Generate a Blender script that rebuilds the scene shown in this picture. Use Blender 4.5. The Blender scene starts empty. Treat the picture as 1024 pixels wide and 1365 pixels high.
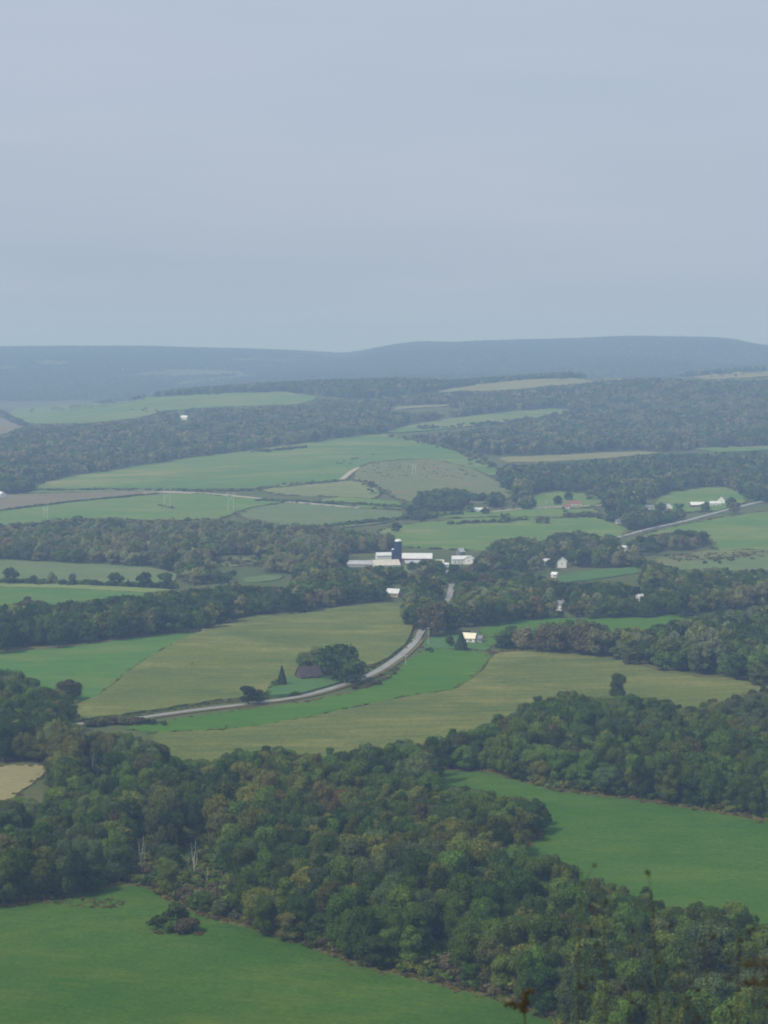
import bpy, math, random
import numpy as np
from mathutils.geometry import delaunay_2d_cdt
from mathutils import Vector

rng = np.random.default_rng(7)
random.seed(7)
sc = bpy.context.scene
COL = sc.collection
R = math.radians

# ------------------------------------------------------------------ camera
IW, IH, F, CX, CY, RH = 1024.0, 1365.0, 2903.0, 512.0, 682.5, 455.0
PITCH = math.atan((CY - RH) / F)
SP, CP = math.sin(PITCH), math.cos(PITCH)
cd = bpy.data.cameras.new('camera')
cam = bpy.data.objects.new('camera', cd)
COL.objects.link(cam)
cam.location = (0, 0, 0)
cam.rotation_euler = (math.pi / 2 - PITCH, 0, 0)
cd.sensor_fit = 'VERTICAL'
cd.lens = 100.0
cd.sensor_height = 100.0 * IH / F
cd.sensor_width = 100.0 * IW / F
cd.clip_start = 0.1
cd.clip_end = 60000
cd.dof.use_dof = True
cd.dof.focus_distance = 1300
cd.dof.aperture_fstop = 11.0
sc.camera = cam

def slope(v):
    v = np.asarray(v, float)
    return (F * SP + (v - CY) * CP) / (F * CP - (v - CY) * SP)

def project(X, Y, Z):
    dep = Y * CP - Z * SP
    up = Y * SP + Z * CP
    return CX + F * X / dep, CY - F * up / dep

# ------------------------------------------------------------------ terrain
UC = np.array([-300, 0, 256, 512, 700, 860, 1024, 1324], float)
ROWS = {
 600: [1403]*8, 700: [1281]*8, 800: [1181]*8,
 1000: [1036]*8, 1200: [938, 938, 939, 940, 938, 936, 934, 932],
 1400: [872]*8, 1700: [803]*8, 2000: [755]*8, 2400: [708, 708, 708, 707, 706, 706, 705, 704],
 3000: [650, 650, 648, 646, 648, 650, 650, 650],
 3600: [614, 614, 607, 598, 600, 604, 604, 604],
 4200: [586, 586, 576, 568, 570, 571, 568, 567],
 4800: [570, 570, 550, 543, 542, 540, 533, 530],
 5500: [557, 557, 523, 513, 508, 507, 500, 498],
 6300: [549, 549, 530, 516, 508, 507, 496, 494],
 7500: [539, 537, 530, 513, 507, 506, 497, 496],
 9000: [503, 500, 503, 495, 488, 484, 485, 487],
 10000: [478, 476, 479, 478, 465, 461, 468, 472],
 11000: [461, 461, 464, 464, 455, 450, 462, 468],
 12500: [466, 466, 468, 468, 462, 458, 466, 470],
 14500: [480]*8,
}
YN = np.array([-200, 0, 4, 8, 14, 25, 60, 150, 300, 400, 500] + sorted(ROWS), float)
ZN = np.zeros((len(UC), len(YN)))
near = [-1.6, -1.6, -2.45, -3.75, -6.0, -11, -28, -70, -133, -165, -184]
for i in range(len(UC)):
    ZN[i] = near + [-y * float(slope(ROWS[y][i])) for y in sorted(ROWS)]

def pchip(x, y, xq):
    h = np.diff(x); d = np.diff(y) / h
    m = np.zeros_like(y)
    for k in range(1, len(x) - 1):
        if d[k-1] * d[k] > 0:
            w1 = 2*h[k] + h[k-1]; w2 = h[k] + 2*h[k-1]
            m[k] = (w1 + w2) / (w1 / d[k-1] + w2 / d[k])
    m[0] = d[0]; m[-1] = d[-1]
    j = np.clip(np.searchsorted(x, xq) - 1, 0, len(x) - 2)
    t = (xq - x[j]) / h[j]
    return ((1+2*t)*(1-t)**2)*y[j] + t*(1-t)**2*h[j]*m[j] + t*t*(3-2*t)*y[j+1] + t*t*(t-1)*h[j]*m[j+1]

UG = np.arange(-1500, 2525, 16.0)
SKX = [-600, -200, 0, 90, 150, 200, 260, 330, 380, 430, 452, 470, 500, 540, 565, 600, 640, 700, 760, 830, 880, 950, 975, 1000, 1040, 1150, 1500]
SKY = [462, 463, 462, 461, 461, 461, 463, 465, 468, 474, 478.5, 475, 463.5, 456.5, 454.5, 456, 454, 452, 451, 447.5, 448, 449, 451, 457, 463, 466, 468]
LY = np.linspace(math.log(300), math.log(14500), 1100)
YG = np.exp(LY)
cols = np.stack([pchip(YN, ZN[i], YG) for i in range(len(UC))])       # 8 x NY
ZG = np.stack([pchip(UC, cols[:, j], np.clip(UG, UC[0], UC[-1])) for j in range(len(YG))], 1)
skyrow = np.interp(UG, SKX, SKY)
k5 = np.exp(-np.linspace(-2.6, 2.6, 5)**2); k5 /= k5.sum()
skyrow = np.convolve(np.pad(skyrow, 2, 'edge'), k5, 'valid')
crest = -slope(skyrow + 3.5) * 11000.0
j11 = int(np.argmin(abs(YG - 11000)))
bump = np.exp(-((YG - 11000) / 1000.0)**2)
ZG = ZG + (crest - ZG[:, j11])[:, None] * bump[None, :]
XG = (UG[:, None] - CX) / F * YG[None, :]
YY = np.broadcast_to(YG[None, :], XG.shape)
def und(X, Y):
    a = 1.0*np.sin(X/47+1.3)*np.sin(Y/61+.4) + .8*np.sin((X+.6*Y)/95+2.)
    b = 3.2*np.sin(X/310+.7)*np.sin(Y/420+1.1) + 2.0*np.sin((X-.5*Y)/230)
    w1 = np.clip((Y-450)/200, 0, 1) * np.clip((2600-Y)/800, 0, 1)
    w2 = np.clip((Y-2200)/900, 0, 1) * np.clip((9000-Y)/2000, 0, 1)
    c = np.clip((Y-7500)/1500, 0, 1) * (13*np.sin(X/210+.5*np.sin(Y/300))*np.sin(Y/390+1) + 9*np.sin((X+.7*Y)/260))* np.clip((10900-Y)/900, 0, 1)
    # the near meadow is a low mound
    m = 2.2*np.exp(-((X+80)/60)**2-((Y-745)/50)**2)
    return a*w1 + b*w2 + c + m
ZG = ZG + und(XG, YY)

def terr(X, Y):
    X = np.asarray(X, float); Y = np.asarray(Y, float)
    u = CX + F * X / np.maximum(Y, 300.0)
    fu = np.clip((u - UG[0]) / 16.0, 0, len(UG) - 1.001)
    fy = np.clip((np.log(np.maximum(Y, 300.0)) - LY[0]) / (LY[1] - LY[0]), 0, len(LY) - 1.001)
    iu = fu.astype(int); iy = fy.astype(int); a = fu - iu; b = fy - iy
    z = ZG[iu, iy]*(1-a)*(1-b) + ZG[iu+1, iy]*a*(1-b) + ZG[iu, iy+1]*(1-a)*b + ZG[iu+1, iy+1]*a*b
    zn = pchip(YN, ZN[3], np.minimum(Y, 300.0)) + .05*np.sin(X*2.1+Y)*np.clip(Y/4,0,1)
    return np.where(Y >= 300.0, z, zn)

YM = np.exp(np.linspace(math.log(320), math.log(14000), 420))
def ground_at(u, v):
    """pixel (of the photograph) -> first point of the terrain under it"""
    u = np.atleast_1d(np.asarray(u, float)); v = np.atleast_1d(np.asarray(v, float))
    out = np.zeros((len(u), 3))
    for s in range(0, len(u), 4000):
        uu, vv = u[s:s+4000], v[s:s+4000]
        a = (uu - CX) / (F * CP - (vv - CY) * SP); t = slope(vv)
        g = -t[:, None]*YM[None] - terr(a[:, None]*YM[None], np.broadcast_to(YM[None], (len(uu), len(YM))))
        hit = g <= 0
        j = np.where(hit.any(1), hit.argmax(1), np.argmin(g, 1))
        j = np.clip(j, 1, len(YM) - 1)
        lo, hi = YM[j-1].copy(), YM[j].copy()
        for _ in range(14):
            mid = .5*(lo+hi)
            gm = -t*mid - terr(a*mid, mid)
            lo = np.where(gm > 0, mid, lo); hi = np.where(gm > 0, hi, mid)
        Y = .5*(lo+hi)
        out[s:s+4000] = np.stack([a*Y, Y, terr(a*Y, Y)], 1)
    return out
def at(u, v):
    return ground_at([u], [v])[0]

# ------------------------------------------------------------------ materials
def new_mat(name):
    m = bpy.data.materials.new(name); m.use_nodes = True
    nt = m.node_tree; nt.nodes.clear()
    out = nt.nodes.new('ShaderNodeOutputMaterial')
    return m, nt, out
def mixc(nt, fac, a, b, mode='MIX'):
    n = nt.nodes.new('ShaderNodeMix'); n.data_type = 'RGBA'; n.blend_type = mode
    for sock, val in ((0, fac), (6, a), (7, b)):
        if hasattr(val, 'links') or isinstance(val, bpy.types.NodeSocket): nt.links.new(val, n.inputs[sock])
        elif sock == 0: n.inputs[0].default_value = val
        else: n.inputs[sock].default_value = (*val[:3], 1)
    return n.outputs[2]
def noise(nt, vec, scale, detail=4, rough=.55, lo=.35, hi=.65):
    n = nt.nodes.new('ShaderNodeTexNoise'); n.inputs['Scale'].default_value = scale
    n.inputs['Detail'].default_value = detail; n.inputs['Roughness'].default_value = rough
    nt.links.new(vec, n.inputs['Vector'])
    mr = nt.nodes.new('ShaderNodeMapRange'); mr.inputs[1].default_value = lo; mr.inputs[2].default_value = hi
    nt.links.new(n.outputs[0], mr.inputs[0])
    return mr.outputs[0]
def mapping(nt, vec, rot=0, scale=(1, 1, 1)):
    m = nt.nodes.new('ShaderNodeMapping'); m.inputs['Rotation'].default_value = (0, 0, rot); m.inputs['Scale'].default_value = scale
    nt.links.new(vec, m.inputs['Vector']); return m.outputs[0]
def mul(nt, x, k):
    n = nt.nodes.new('ShaderNodeMath'); n.operation = 'MULTIPLY'; n.inputs[1].default_value = k
    nt.links.new(x, n.inputs[0]); return n.outputs[0]
def diffuse(nt, out, colr, rough=1.0):
    d = nt.nodes.new('ShaderNodeBsdfDiffuse'); nt.links.new(colr, d.inputs[0]); nt.links.new(d.outputs[0], out.inputs[0]); return d

def field_mat(name, c1, c2, c3, big=1/70., fine=1/3., rot=0., stretch=(.65, 1, 1), rows=0.0, row_scale=1/14., streak=.5, tuft=.35):
    m, nt, out = new_mat(name)
    tc = nt.nodes.new('ShaderNodeTexCoord').outputs['Object']
    mp = mapping(nt, tc, rot, stretch)
    f1 = noise(nt, mp, big, 5, .62, .36, .64)
    col = mixc(nt, mul(nt, f1, .8), c1, c2)
    f2 = noise(nt, mapping(nt, tc, rot + .12, (.38, 1, 1)), big*2.2, 7, .7, .47, .66)
    col = mixc(nt, mul(nt, f2, streak), col, c3)
    f3 = noise(nt, tc, fine, 4, .7, .3, .7)
    dark = mixc(nt, 1.0, col, (.45, .5, .42), 'MULTIPLY')
    col = mixc(nt, mul(nt, f3, tuft), col, dark)
    f4 = noise(nt, mapping(nt, tc, rot, (.8, 1, 1)), fine*.22, 5, .65, .42, .62)
    col = mixc(nt, mul(nt, f4, .45), col, mixc(nt, 1.0, col, (1.35, 1.22, 1.2), 'MULTIPLY'))
    if rows:
        w = nt.nodes.new('ShaderNodeTexWave'); w.inputs['Scale'].default_value = row_scale; w.inputs['Distortion'].default_value = 6.
        w.inputs['Detail'].default_value = 3; w.inputs['Detail Scale'].default_value = .6
        nt.links.new(mapping(nt, tc, rot + 1.5708), w.inputs['Vector'])
        d2 = mixc(nt, 1.0, col, (.75, .85, .78), 'MULTIPLY')
        col = mixc(nt, mul(nt, w.outputs[1], rows), col, d2)
    diffuse(nt, out, col)
    return m

def foliage_mat(name, c, jitter=.42, trans=.28):
    m, nt, out = new_mat(name)
    oi = nt.nodes.new('ShaderNodeObjectInfo')
    at_ = nt.nodes.new('ShaderNodeAttribute'); at_.attribute_name = 'tone'
    base = mixc(nt, at_.outputs['Fac'], tuple(x*.6 for x in c), tuple(min(1, x*y) for x, y in zip(c, (1.62, 1.5, 1.35))))
    hs = nt.nodes.new('ShaderNodeHueSaturation')
    mr = nt.nodes.new('ShaderNodeMapRange'); mr.inputs[3].default_value = 1-jitter; mr.inputs[4].default_value = 1+jitter
    nt.links.new(oi.outputs['Random'], mr.inputs[0]); nt.links.new(mr.outputs[0], hs.inputs['Value'])
    mm = nt.nodes.new('ShaderNodeMath'); mm.operation = 'MULTIPLY'; mm.inputs[1].default_value = 7.31
    fr = nt.nodes.new('ShaderNodeMath'); fr.operation = 'FRACT'
    nt.links.new(oi.outputs['Random'], mm.inputs[0]); nt.links.new(mm.outputs[0], fr.inputs[0])
    mh = nt.nodes.new('ShaderNodeMapRange'); mh.inputs[3].default_value = .482; mh.inputs[4].default_value = .518
    nt.links.new(fr.outputs[0], mh.inputs[0]); nt.links.new(mh.outputs[0], hs.inputs['Hue'])
    nt.links.new(base, hs.inputs['Color'])
    d = nt.nodes.new('ShaderNodeBsdfDiffuse'); t = nt.nodes.new('ShaderNodeBsdfTranslucent')
    nt.links.new(hs.outputs[0], d.inputs[0]); nt.links.new(hs.outputs[0], t.inputs[0])
    mx = nt.nodes.new('ShaderNodeMixShader'); mx.inputs[0].default_value = trans
    nt.links.new(d.outputs[0], mx.inputs[1]); nt.links.new(t.outputs[0], mx.inputs[2]); nt.links.new(mx.outputs[0], out.inputs[0])
    return m

def plain(name, c, rough=.7, var=.25, scale=.8, metal=0., stretch=(1, 1, 1)):
    m, nt, out = new_mat(name)
    tc = nt.nodes.new('ShaderNodeTexCoord').outputs['Object']
    f = noise(nt, mapping(nt, tc, 0, stretch), scale, 5, .6, .3, .7)
    col = mixc(nt, f, tuple(x*(1-var) for x in c), tuple(min(1, x*(1+var*.6)) for x in c))
    b = nt.nodes.new('ShaderNodeBsdfPrincipled'); nt.links.new(col, b.inputs['Base Color'])
    b.inputs['Roughness'].default_value = rough; b.inputs['Metallic'].default_value = metal
    nt.links.new(b.outputs[0], out.inputs[0]); return m
def glass_mat(name):
    return plain(name, (.05, .06, .07), .15, .1)

M = {}
M['bark'] = plain('bark', (.11, .085, .065), .9, .5, 2.0, 0, (1, 1, .2))
M['pale_bark'] = plain('pale_bark', (.44, .42, .38), .9, .35, 1.5, 0, (1, 1, .3))
M['paleroad'] = plain('pale_asphalt', (.38, .37, .33), .9, .2, .1)
M['asphalt'] = plain('asphalt', (.29, .28, .25), .9, .22, .15)
M['gravel'] = plain('gravel_track', (.42, .36, .27), .95, .25, .3)
M['white'] = plain('white_paint', (.80, .80, .78), .6, .08, .7)
M['cream'] = plain('cream_sheet', (.62, .57, .48), .7, .18, .25)
M['tin'] = plain('galvanised_roof', (.50, .50, .50), .5, .2, .3, .2, (1, .15, 1))
M['tinlight'] = plain('pale_roof', (.72, .72, .70), .55, .15, .3, .0, (1, .15, 1))
M['red'] = plain('barn_red', (.26, .045, .035), .8, .3, .6)
M['redroof'] = plain('red_roof', (.30, .10, .07), .8, .25, .6)
M['greyroof'] = plain('grey_shingle', (.22, .22, .23), .9, .25, .8)
M['brown'] = plain('weathered_boards', (.115, .09, .078), .9, .5, .9, 0, (1, 1, .2))
M['brownroof'] = plain('weathered_shingle', (.075, .060, .056), .95, .6, .9)
M['yellowroof'] = plain('cream_metal_roof', (.85, .80, .58), .5, .08, .5)
M['tan'] = plain('tan_siding', (.52, .42, .28), .8, .2, .6)
M['blue'] = plain('dark_blue_enamel', (.022, .038, .085), .35, .2, .4)
M['wood'] = plain('pole_wood', (.38, .34, .29), .9, .3, 3, 0, (1, 1, .1))
M['palewood'] = plain('pale_pole', (.62, .60, .55), .8, .2, 3, 0, (1, 1, .1))
M['glass'] = glass_mat('window_glass')
M['rubber'] = plain('tyre_rubber', (.03, .03, .03), .9, .2)
M['carwhite'] = plain('car_paint', (.8, .8, .8), .3, .03)
M['stone'] = plain('stone', (.4, .38, .34), .9, .3, 2)
M['stem'] = plain('weed_stem', (.10, .085, .04), .9, .4, 30)
M['dryseed'] = plain('dry_seed', (.06, .042, .025), .95, .4, 60)
M['weedleaf'] = plain('weed_leaf', (.06, .075, .025), .8, .4, 40)
M['goldflower'] = plain('gold_flower', (.26, .17, .03), .9, .5, 60)

# ------------------------------------------------------------------ mesh helpers
def link(name, me, mats=(), parent=None, loc=(0, 0, 0)):
    o = bpy.data.objects.new(name, me)
    for m in mats: me.materials.append(m)
    COL.objects.link(o); o.location = loc
    if parent is not None: o.parent = parent
    return o
def mesh(name, V, Fc, smooth=False):
    me = bpy.data.meshes.new(name); me.from_pydata([tuple(map(float, p)) for p in V], [], [tuple(map(int, f)) for f in Fc])
    if smooth: me.polygons.foreach_set('use_smooth', [True]*len(me.polygons))
    me.update(); return me
def mesh_np(name, V, Q, tone=None):
    me = bpy.data.meshes.new(name); k = Q.shape[1]
    me.vertices.add(len(V)); me.vertices.foreach_set('co', V.astype(np.float32).ravel())
    me.loops.add(Q.size); me.loops.foreach_set('vertex_index', Q.astype(np.int32).ravel())
    me.polygons.add(len(Q)); me.polygons.foreach_set('loop_start', np.arange(0, Q.size, k, dtype=np.int32))
    if tone is not None:
        a = me.attributes.new('tone', 'FLOAT', 'FACE'); a.data.foreach_set('value', tone.astype(np.float32))
    me.update(calc_edges=True); me.validate(); return me
def tag(o, label=None, cat=None, group=None, kind=None):
    if label: o['label'] = label
    if cat: o['category'] = cat
    if group: o['group'] = group
    if kind: o['kind'] = kind
    return o
def empty(name, loc, rz=0.):
    o = bpy.data.objects.new(name, None); COL.objects.link(o); o.location = [float(x) for x in loc]; o.rotation_euler = (0, 0, rz)
    o.empty_display_size = .5; return o
class MB:
    def __init__(s): s.V = []; s.F = []
    def add(s, V, Fc):
        b = len(s.V); s.V += [tuple(p) for p in V]; s.F += [tuple(i + b for i in f) for f in Fc]; return s
    def box(s, x0, x1, y0, y1, z0, z1):
        return s.add([(x0,y0,z0),(x1,y0,z0),(x1,y1,z0),(x0,y1,z0),(x0,y0,z1),(x1,y0,z1),(x1,y1,z1),(x0,y1,z1)],
                     [(0,3,2,1),(4,5,6,7),(0,1,5,4),(1,2,6,5),(2,3,7,6),(3,0,4,7)])
    def tube(s, pts, rad, n=7, cap=True):
        pts = [Vector(p) for p in pts]; b = len(s.V); N = len(pts)
        for i, p in enumerate(pts):
            t = (pts[min(i+1, N-1)] - pts[max(i-1, 0)]).normalized()
            ref = Vector((0, 0, 1)) if abs(t.z) < .9 else Vector((1, 0, 0))
            a = t.cross(ref).normalized(); c = t.cross(a)
            for k in range(n):
                th = 2*math.pi*k/n
                s.V.append(tuple(p + (a*math.cos(th) + c*math.sin(th))*rad[i]))
        for i in range(N-1):
            for k in range(n):
                s.F.append((b+i*n+k, b+i*n+(k+1) % n, b+(i+1)*n+(k+1) % n, b+(i+1)*n+k))
        if cap: s.F.append(tuple(b+(N-1)*n+k for k in range(n))); s.F.append(tuple(b+k for k in reversed(range(n))))
        return s
    def lathe(s, prof, n=24, c=(0, 0)):
        b = len(s.V)
        for r, z in prof:
            for k in range(n):
                th = 2*math.pi*k/n; s.V.append((c[0]+r*math.cos(th), c[1]+r*math.sin(th), z))
        for i in range(len(prof)-1):
            for k in range(n):
                s.F.append((b+i*n+k, b+i*n+(k+1) % n, b+(i+1)*n+(k+1) % n, b+(i+1)*n+k))
        s.F.append(tuple(b+k for k in reversed(range(n)))); s.F.append(tuple(b+(len(prof)-1)*n+k for k in range(n)))
        return s
    def build(s, name, mat, parent=None, smooth=False):
        return link(name, mesh(name, s.V, s.F, smooth), [mat], parent)

# ------------------------------------------------------------------ ground sheets
def grid_ground():
    av = np.concatenate([np.linspace(-.42, -.2, 30, endpoint=False), np.linspace(-.2, .2, 190), np.linspace(.2, .42, 31)[1:]])
    yv = np.concatenate([np.linspace(-55, 60, 60, endpoint=False), np.exp(np.linspace(math.log(60), math.log(14050), 520))])
    Y = np.broadcast_to(yv[:, None], (len(yv), len(av))); X = av[None, :]*(Y + 90)
    Z = terr(X, Y)
    V = np.stack([X, Y, Z], -1).reshape(-1, 3)
    ny, na = Y.shape
    idx = np.arange(ny*na).reshape(ny, na)
    Q = np.stack([idx[:-1, :-1], idx[:-1, 1:], idx[1:, 1:], idx[1:, :-1]], -1)
    cut = int(np.searchsorted(yv, 7000))
    for nm, sl, mt in (('ground', slice(0, cut), M['ground']), ('hills', slice(cut, None), M['hill'])):
        q = Q[sl].reshape(-1, 4); used, inv = np.unique(q, return_inverse=True)
        me = mesh_np(nm, V[used], inv.reshape(-1, 4))
        me.polygons.foreach_set('use_smooth', np.ones(len(me.polygons), bool))
        tag(link(nm, me, [mt]), kind='structure')
M['ground'] = field_mat('rough_ground', (.085, .12, .04), (.12, .13, .055), (.16, .14, .075), 1/90., 1/4.)
M['hill'] = field_mat('hill_ground', (.09, .11, .05), (.11, .12, .06), (.20, .19, .11), 1/500., 1/60.)
grid_ground()

def resample(poly, step, closed=True):
    P = np.array(poly, float); out = []
    n = len(P)
    for i in range(n if closed else n-1):
        a, b = P[i], P[(i+1) % n]; k = max(1, int(np.hypot(*(b-a))/step))
        for j in range(k): out.append(a + (b-a)*j/k)
    if not closed: out.append(P[-1])
    return np.array(out)
def smooth_closed(P, it=2):
    for _ in range(it):
        P = .25*np.roll(P, 1, 0) + .5*P + .25*np.roll(P, -1, 0)
    return P
def inside(poly, u, v):
    P = np.asarray(poly, float); x1, y1 = P[:, 0], P[:, 1]; x2, y2 = np.roll(x1, -1), np.roll(y1, -1)
    r = np.zeros(np.shape(u), bool)
    for a, b, c, d in zip(x1, y1, x2, y2):
        if b == d: continue
        r ^= ((b > v) != (d > v)) & (u < (c-a)*(v-b)/(d-b) + a)
    return r

EDGES = []
def sheet(name, poly, mat, off=.25, step=7, wob=1.2):
    """a field: its outline lies on the terrain, its crop stands OFF above it and it has sides down to the soil"""
    B = smooth_closed(resample(poly, step), 2)
    ph = rng.uniform(0, 6, 4); L = np.arange(len(B))
    B[:, 1] += wob*.5*np.sin(L*.9+ph[0]) + wob*.4*np.sin(L*2.3+ph[1])
    B[:, 0] += wob*np.sin(L*1.3+ph[2])
    u0, v0 = B.min(0); u1, v1 = B.max(0)
    sv = step if v0 > 760 else max(2.5, step*.5)
    gu, gv = np.meshgrid(np.arange(u0+step/2, u1, step), np.arange(v0+sv/2, v1, sv))
    gu = gu.ravel() + rng.uniform(-.3, .3, gu.size)*step; gv = gv.ravel() + rng.uniform(-.3, .3, gv.size)*sv
    ok = inside(B, gu, gv); pts = np.concatenate([B, np.stack([gu[ok], gv[ok]], 1)])
    nb = len(B)
    vo, eo, fo, *_ = delaunay_2d_cdt([Vector((float(a), float(b))) for a, b in pts], [(i, (i+1) % nb) for i in range(nb)], [list(range(nb))], 1, 1e-4)
    vo = np.array([(p.x, p.y) for p in vo]); fo = np.array([f for f in fo if len(f) == 3])
    cen = vo[fo].mean(1); fo = fo[inside(B, cen[:, 0], cen[:, 1])]
    W = ground_at(vo[:, 0], vo[:, 1])
    W[:, 2] += off + W[:, 1]*2.5e-4
    # drop faces stretched over a hidden hollow
    ext = W[fo][:, :, 1].max(1) - W[fo][:, :, 1].min(1)
    fo = fo[ext < np.maximum(60, W[fo][:, :, 1].mean(1)*.12)]
    a, b, c = W[fo[:, 0]], W[fo[:, 1]], W[fo[:, 2]]
    nz = np.cross(b-a, c-a)[:, 2]; fo[nz < 0] = fo[nz < 0][:, ::-1]
    E = {}
    for f in fo:
        for i in range(3): E[(f[i], f[(i+1) % 3])] = 1
    rim = [e for e in E if (e[1], e[0]) not in E]
    low = {}; V = [tuple(p) for p in W]; FF = [tuple(f) for f in fo]
    for i, j in rim:
        for k in (i, j):
            if k not in low:
                low[k] = len(V); V.append((W[k][0], W[k][1], W[k][2] - off - W[k][1]*2.5e-4 - 1.0))
        FF.append((j, i, low[i], low[j]))
    me = mesh(name, V, FF)
    EDGES.append(W[:nb])
    o = link(name, me, [mat]); tag(o, kind='structure'); return o

def chaikin(P, it=2):
    P = np.asarray(P, float)
    for _ in range(it):
        q = np.empty((2*len(P)-2, P.shape[1])); q[0::2] = .75*P[:-1]+.25*P[1:]; q[1::2] = .25*P[:-1]+.75*P[1:]
        P = np.concatenate([P[:1], q, P[-1:]])
    return P
def ribbon(name, pix, width, mat, off=.35, shift=0.):
    W = ground_at(*np.array(pix, float).T); P = chaikin(W[:, :2], 3)
    d = np.concatenate([[0], np.cumsum(np.hypot(*np.diff(P, axis=0).T))])
    n = max(20, int(d[-1]/6)); q = np.linspace(0, d[-1], n)
    P = np.stack([np.interp(q, d, P[:, 0]), np.interp(q, d, P[:, 1])], 1)
    T = np.gradient(P, axis=0); T /= np.hypot(*T.T)[:, None]; N = np.stack([-T[:, 1], T[:, 0]], 1)
    K = 5; V = []; FF = []
    for i in range(n):
        for k in range(K):
            p = P[i] + N[i]*(shift + width*(k/(K-1)-.5))
            V.append((p[0], p[1], float(terr(p[0], p[1])) + off + p[1]*2.5e-4))
        p0, p1 = V[-K], V[-1]
        V.append((p0[0]+N[i][0]*-.3, p0[1]+N[i][1]*-.3, p0[2]-off-1.2)); V.append((p1[0]+N[i][0]*.3, p1[1]+N[i][1]*.3, p1[2]-off-1.2))
    S = K+2
    for i in range(n-1):
        for k in range(K-1): FF.append((i*S+k, i*S+k+1, (i+1)*S+k+1, (i+1)*S+k))
        FF.append((i*S+K, i*S, (i+1)*S, (i+1)*S+K)); FF.append((i*S+K-1, i*S+K+1, (i+1)*S+K+1, (i+1)*S+K-1))
    o = link(name, mesh(name, V, FF), [mat]); tag(o, kind='structure'); return P

NEAR_EDGE = [(0,1211),(40,1206),(90,1196),(140,1184),(180,1180),(205,1184),(225,1200),(262,1218),(310,1232),(360,1245),(400,1258),(450,1277),(520,1298),(590,1314),(650,1328),(700,1345),(750,1365),(800,1400)]
RIGHT_EDGE = [(575,1027),(620,1028),(660,1031),(700,1043),(745,1056),(800,1061),(850,1068),(920,1079),(980,1088),(1024,1097),(1100,1111)]
meadow = lambda n, **k: field_mat(n, (.060, .140, .020), (.086, .165, .027), (.138, .188, .036), **k)
M['meadow'] = meadow('meadow_grass', big=1/38., fine=1/1.6, rot=.35, streak=.55, tuft=.8, rows=.3, row_scale=1/16.)
M['meadow2'] = field_mat('clover_grass', (.060, .146, .022), (.082, .168, .028), (.118, .186, .036), 1/55., 1/2., .5, streak=.6, tuft=.7, rows=.2, row_scale=1/20.)
M['corn'] = field_mat('corn_tops', (.190, .215, .062), (.110, .160, .050), (.27, .265, .085), 1/60., 1/2.2, .15, rows=.6, row_scale=1/30., streak=1., tuft=.85)
M['corn2'] = field_mat('soy_tops', (.185, .205, .060), (.115, .158, .048), (.255, .245, .08), 1/70., 1/2.5, -.2, rows=.6, row_scale=1/40., streak=1., tuft=.8)
M['bright'] = field_mat('young_grass', (.062, .155, .020), (.085, .172, .026), (.13, .19, .034), 1/60., 1/3., .3, streak=.3, tuft=.2)
M['leftgreen'] = field_mat('hay_grass', (.075, .18, .04), (.105, .19, .048), (.19, .21, .065), 1/60., 1/3., .6, streak=.55, tuft=.25)
M['lawn'] = field_mat('lawn_grass', (.075, .17, .05), (.09, .17, .055), (.12, .17, .06), 1/30., 1/3., streak=.4, tuft=.3)
M['straw'] = field_mat('straw_field', (.30, .265, .125), (.27, .25, .12), (.23, .24, .11), 1/40., 1/2.)
M['palegreen'] = field_mat('pale_hay', (.20, .26, .085), (.17, .24, .075), (.24, .26, .10), 1/80., 1/4.)
M['farm'] = field_mat('valley_pasture', (.105, .205, .048), (.145, .222, .060), (.23, .245, .085), 1/120., 1/6., .2, streak=.8, tuft=.4)
M['slope'] = field_mat('hillside_pasture', (.100, .195, .052), (.155, .22, .066), (.25, .25, .09), 1/200., 1/12., .05, (.6, .3, 1), streak=1., tuft=.4)
M['olive'] = field_mat('olive_pasture', (.13, .19, .075), (.15, .19, .085), (.19, .19, .10), 1/160., 1/10.)
M['brush'] = field_mat('rough_brush', (.18, .20, .085), (.15, .205, .075), (.24, .19, .10), 1/60., 1/9., streak=.8, tuft=.6)
M['tanfield'] = field_mat('tan_stubble', (.25, .24, .105), (.21, .225, .10), (.24, .20, .11), 1/200., 1/12.)
M['tanslope'] = field_mat('dry_hillside_grass', (.20, .225, .09), (.17, .22, .08), (.25, .235, .11), 1/90., 1/10., streak=.9, tuft=.4)
M['mauve'] = field_mat('ploughed_strip', (.21, .17, .12), (.19, .18, .11), (.17, .19, .10), 1/200., 1/12.)
M['verge'] = field_mat('dry_verge', (.15, .14, .06), (.19, .16, .065), (.22, .17, .06), 1/12., 1/1.5, streak=.6, tuft=.6)
M['margin'] = field_mat('field_margin', (.13, .13, .05), (.11, .125, .045), (.19, .16, .055), 1/9., 1/1.2, streak=.7, tuft=.6)

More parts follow.
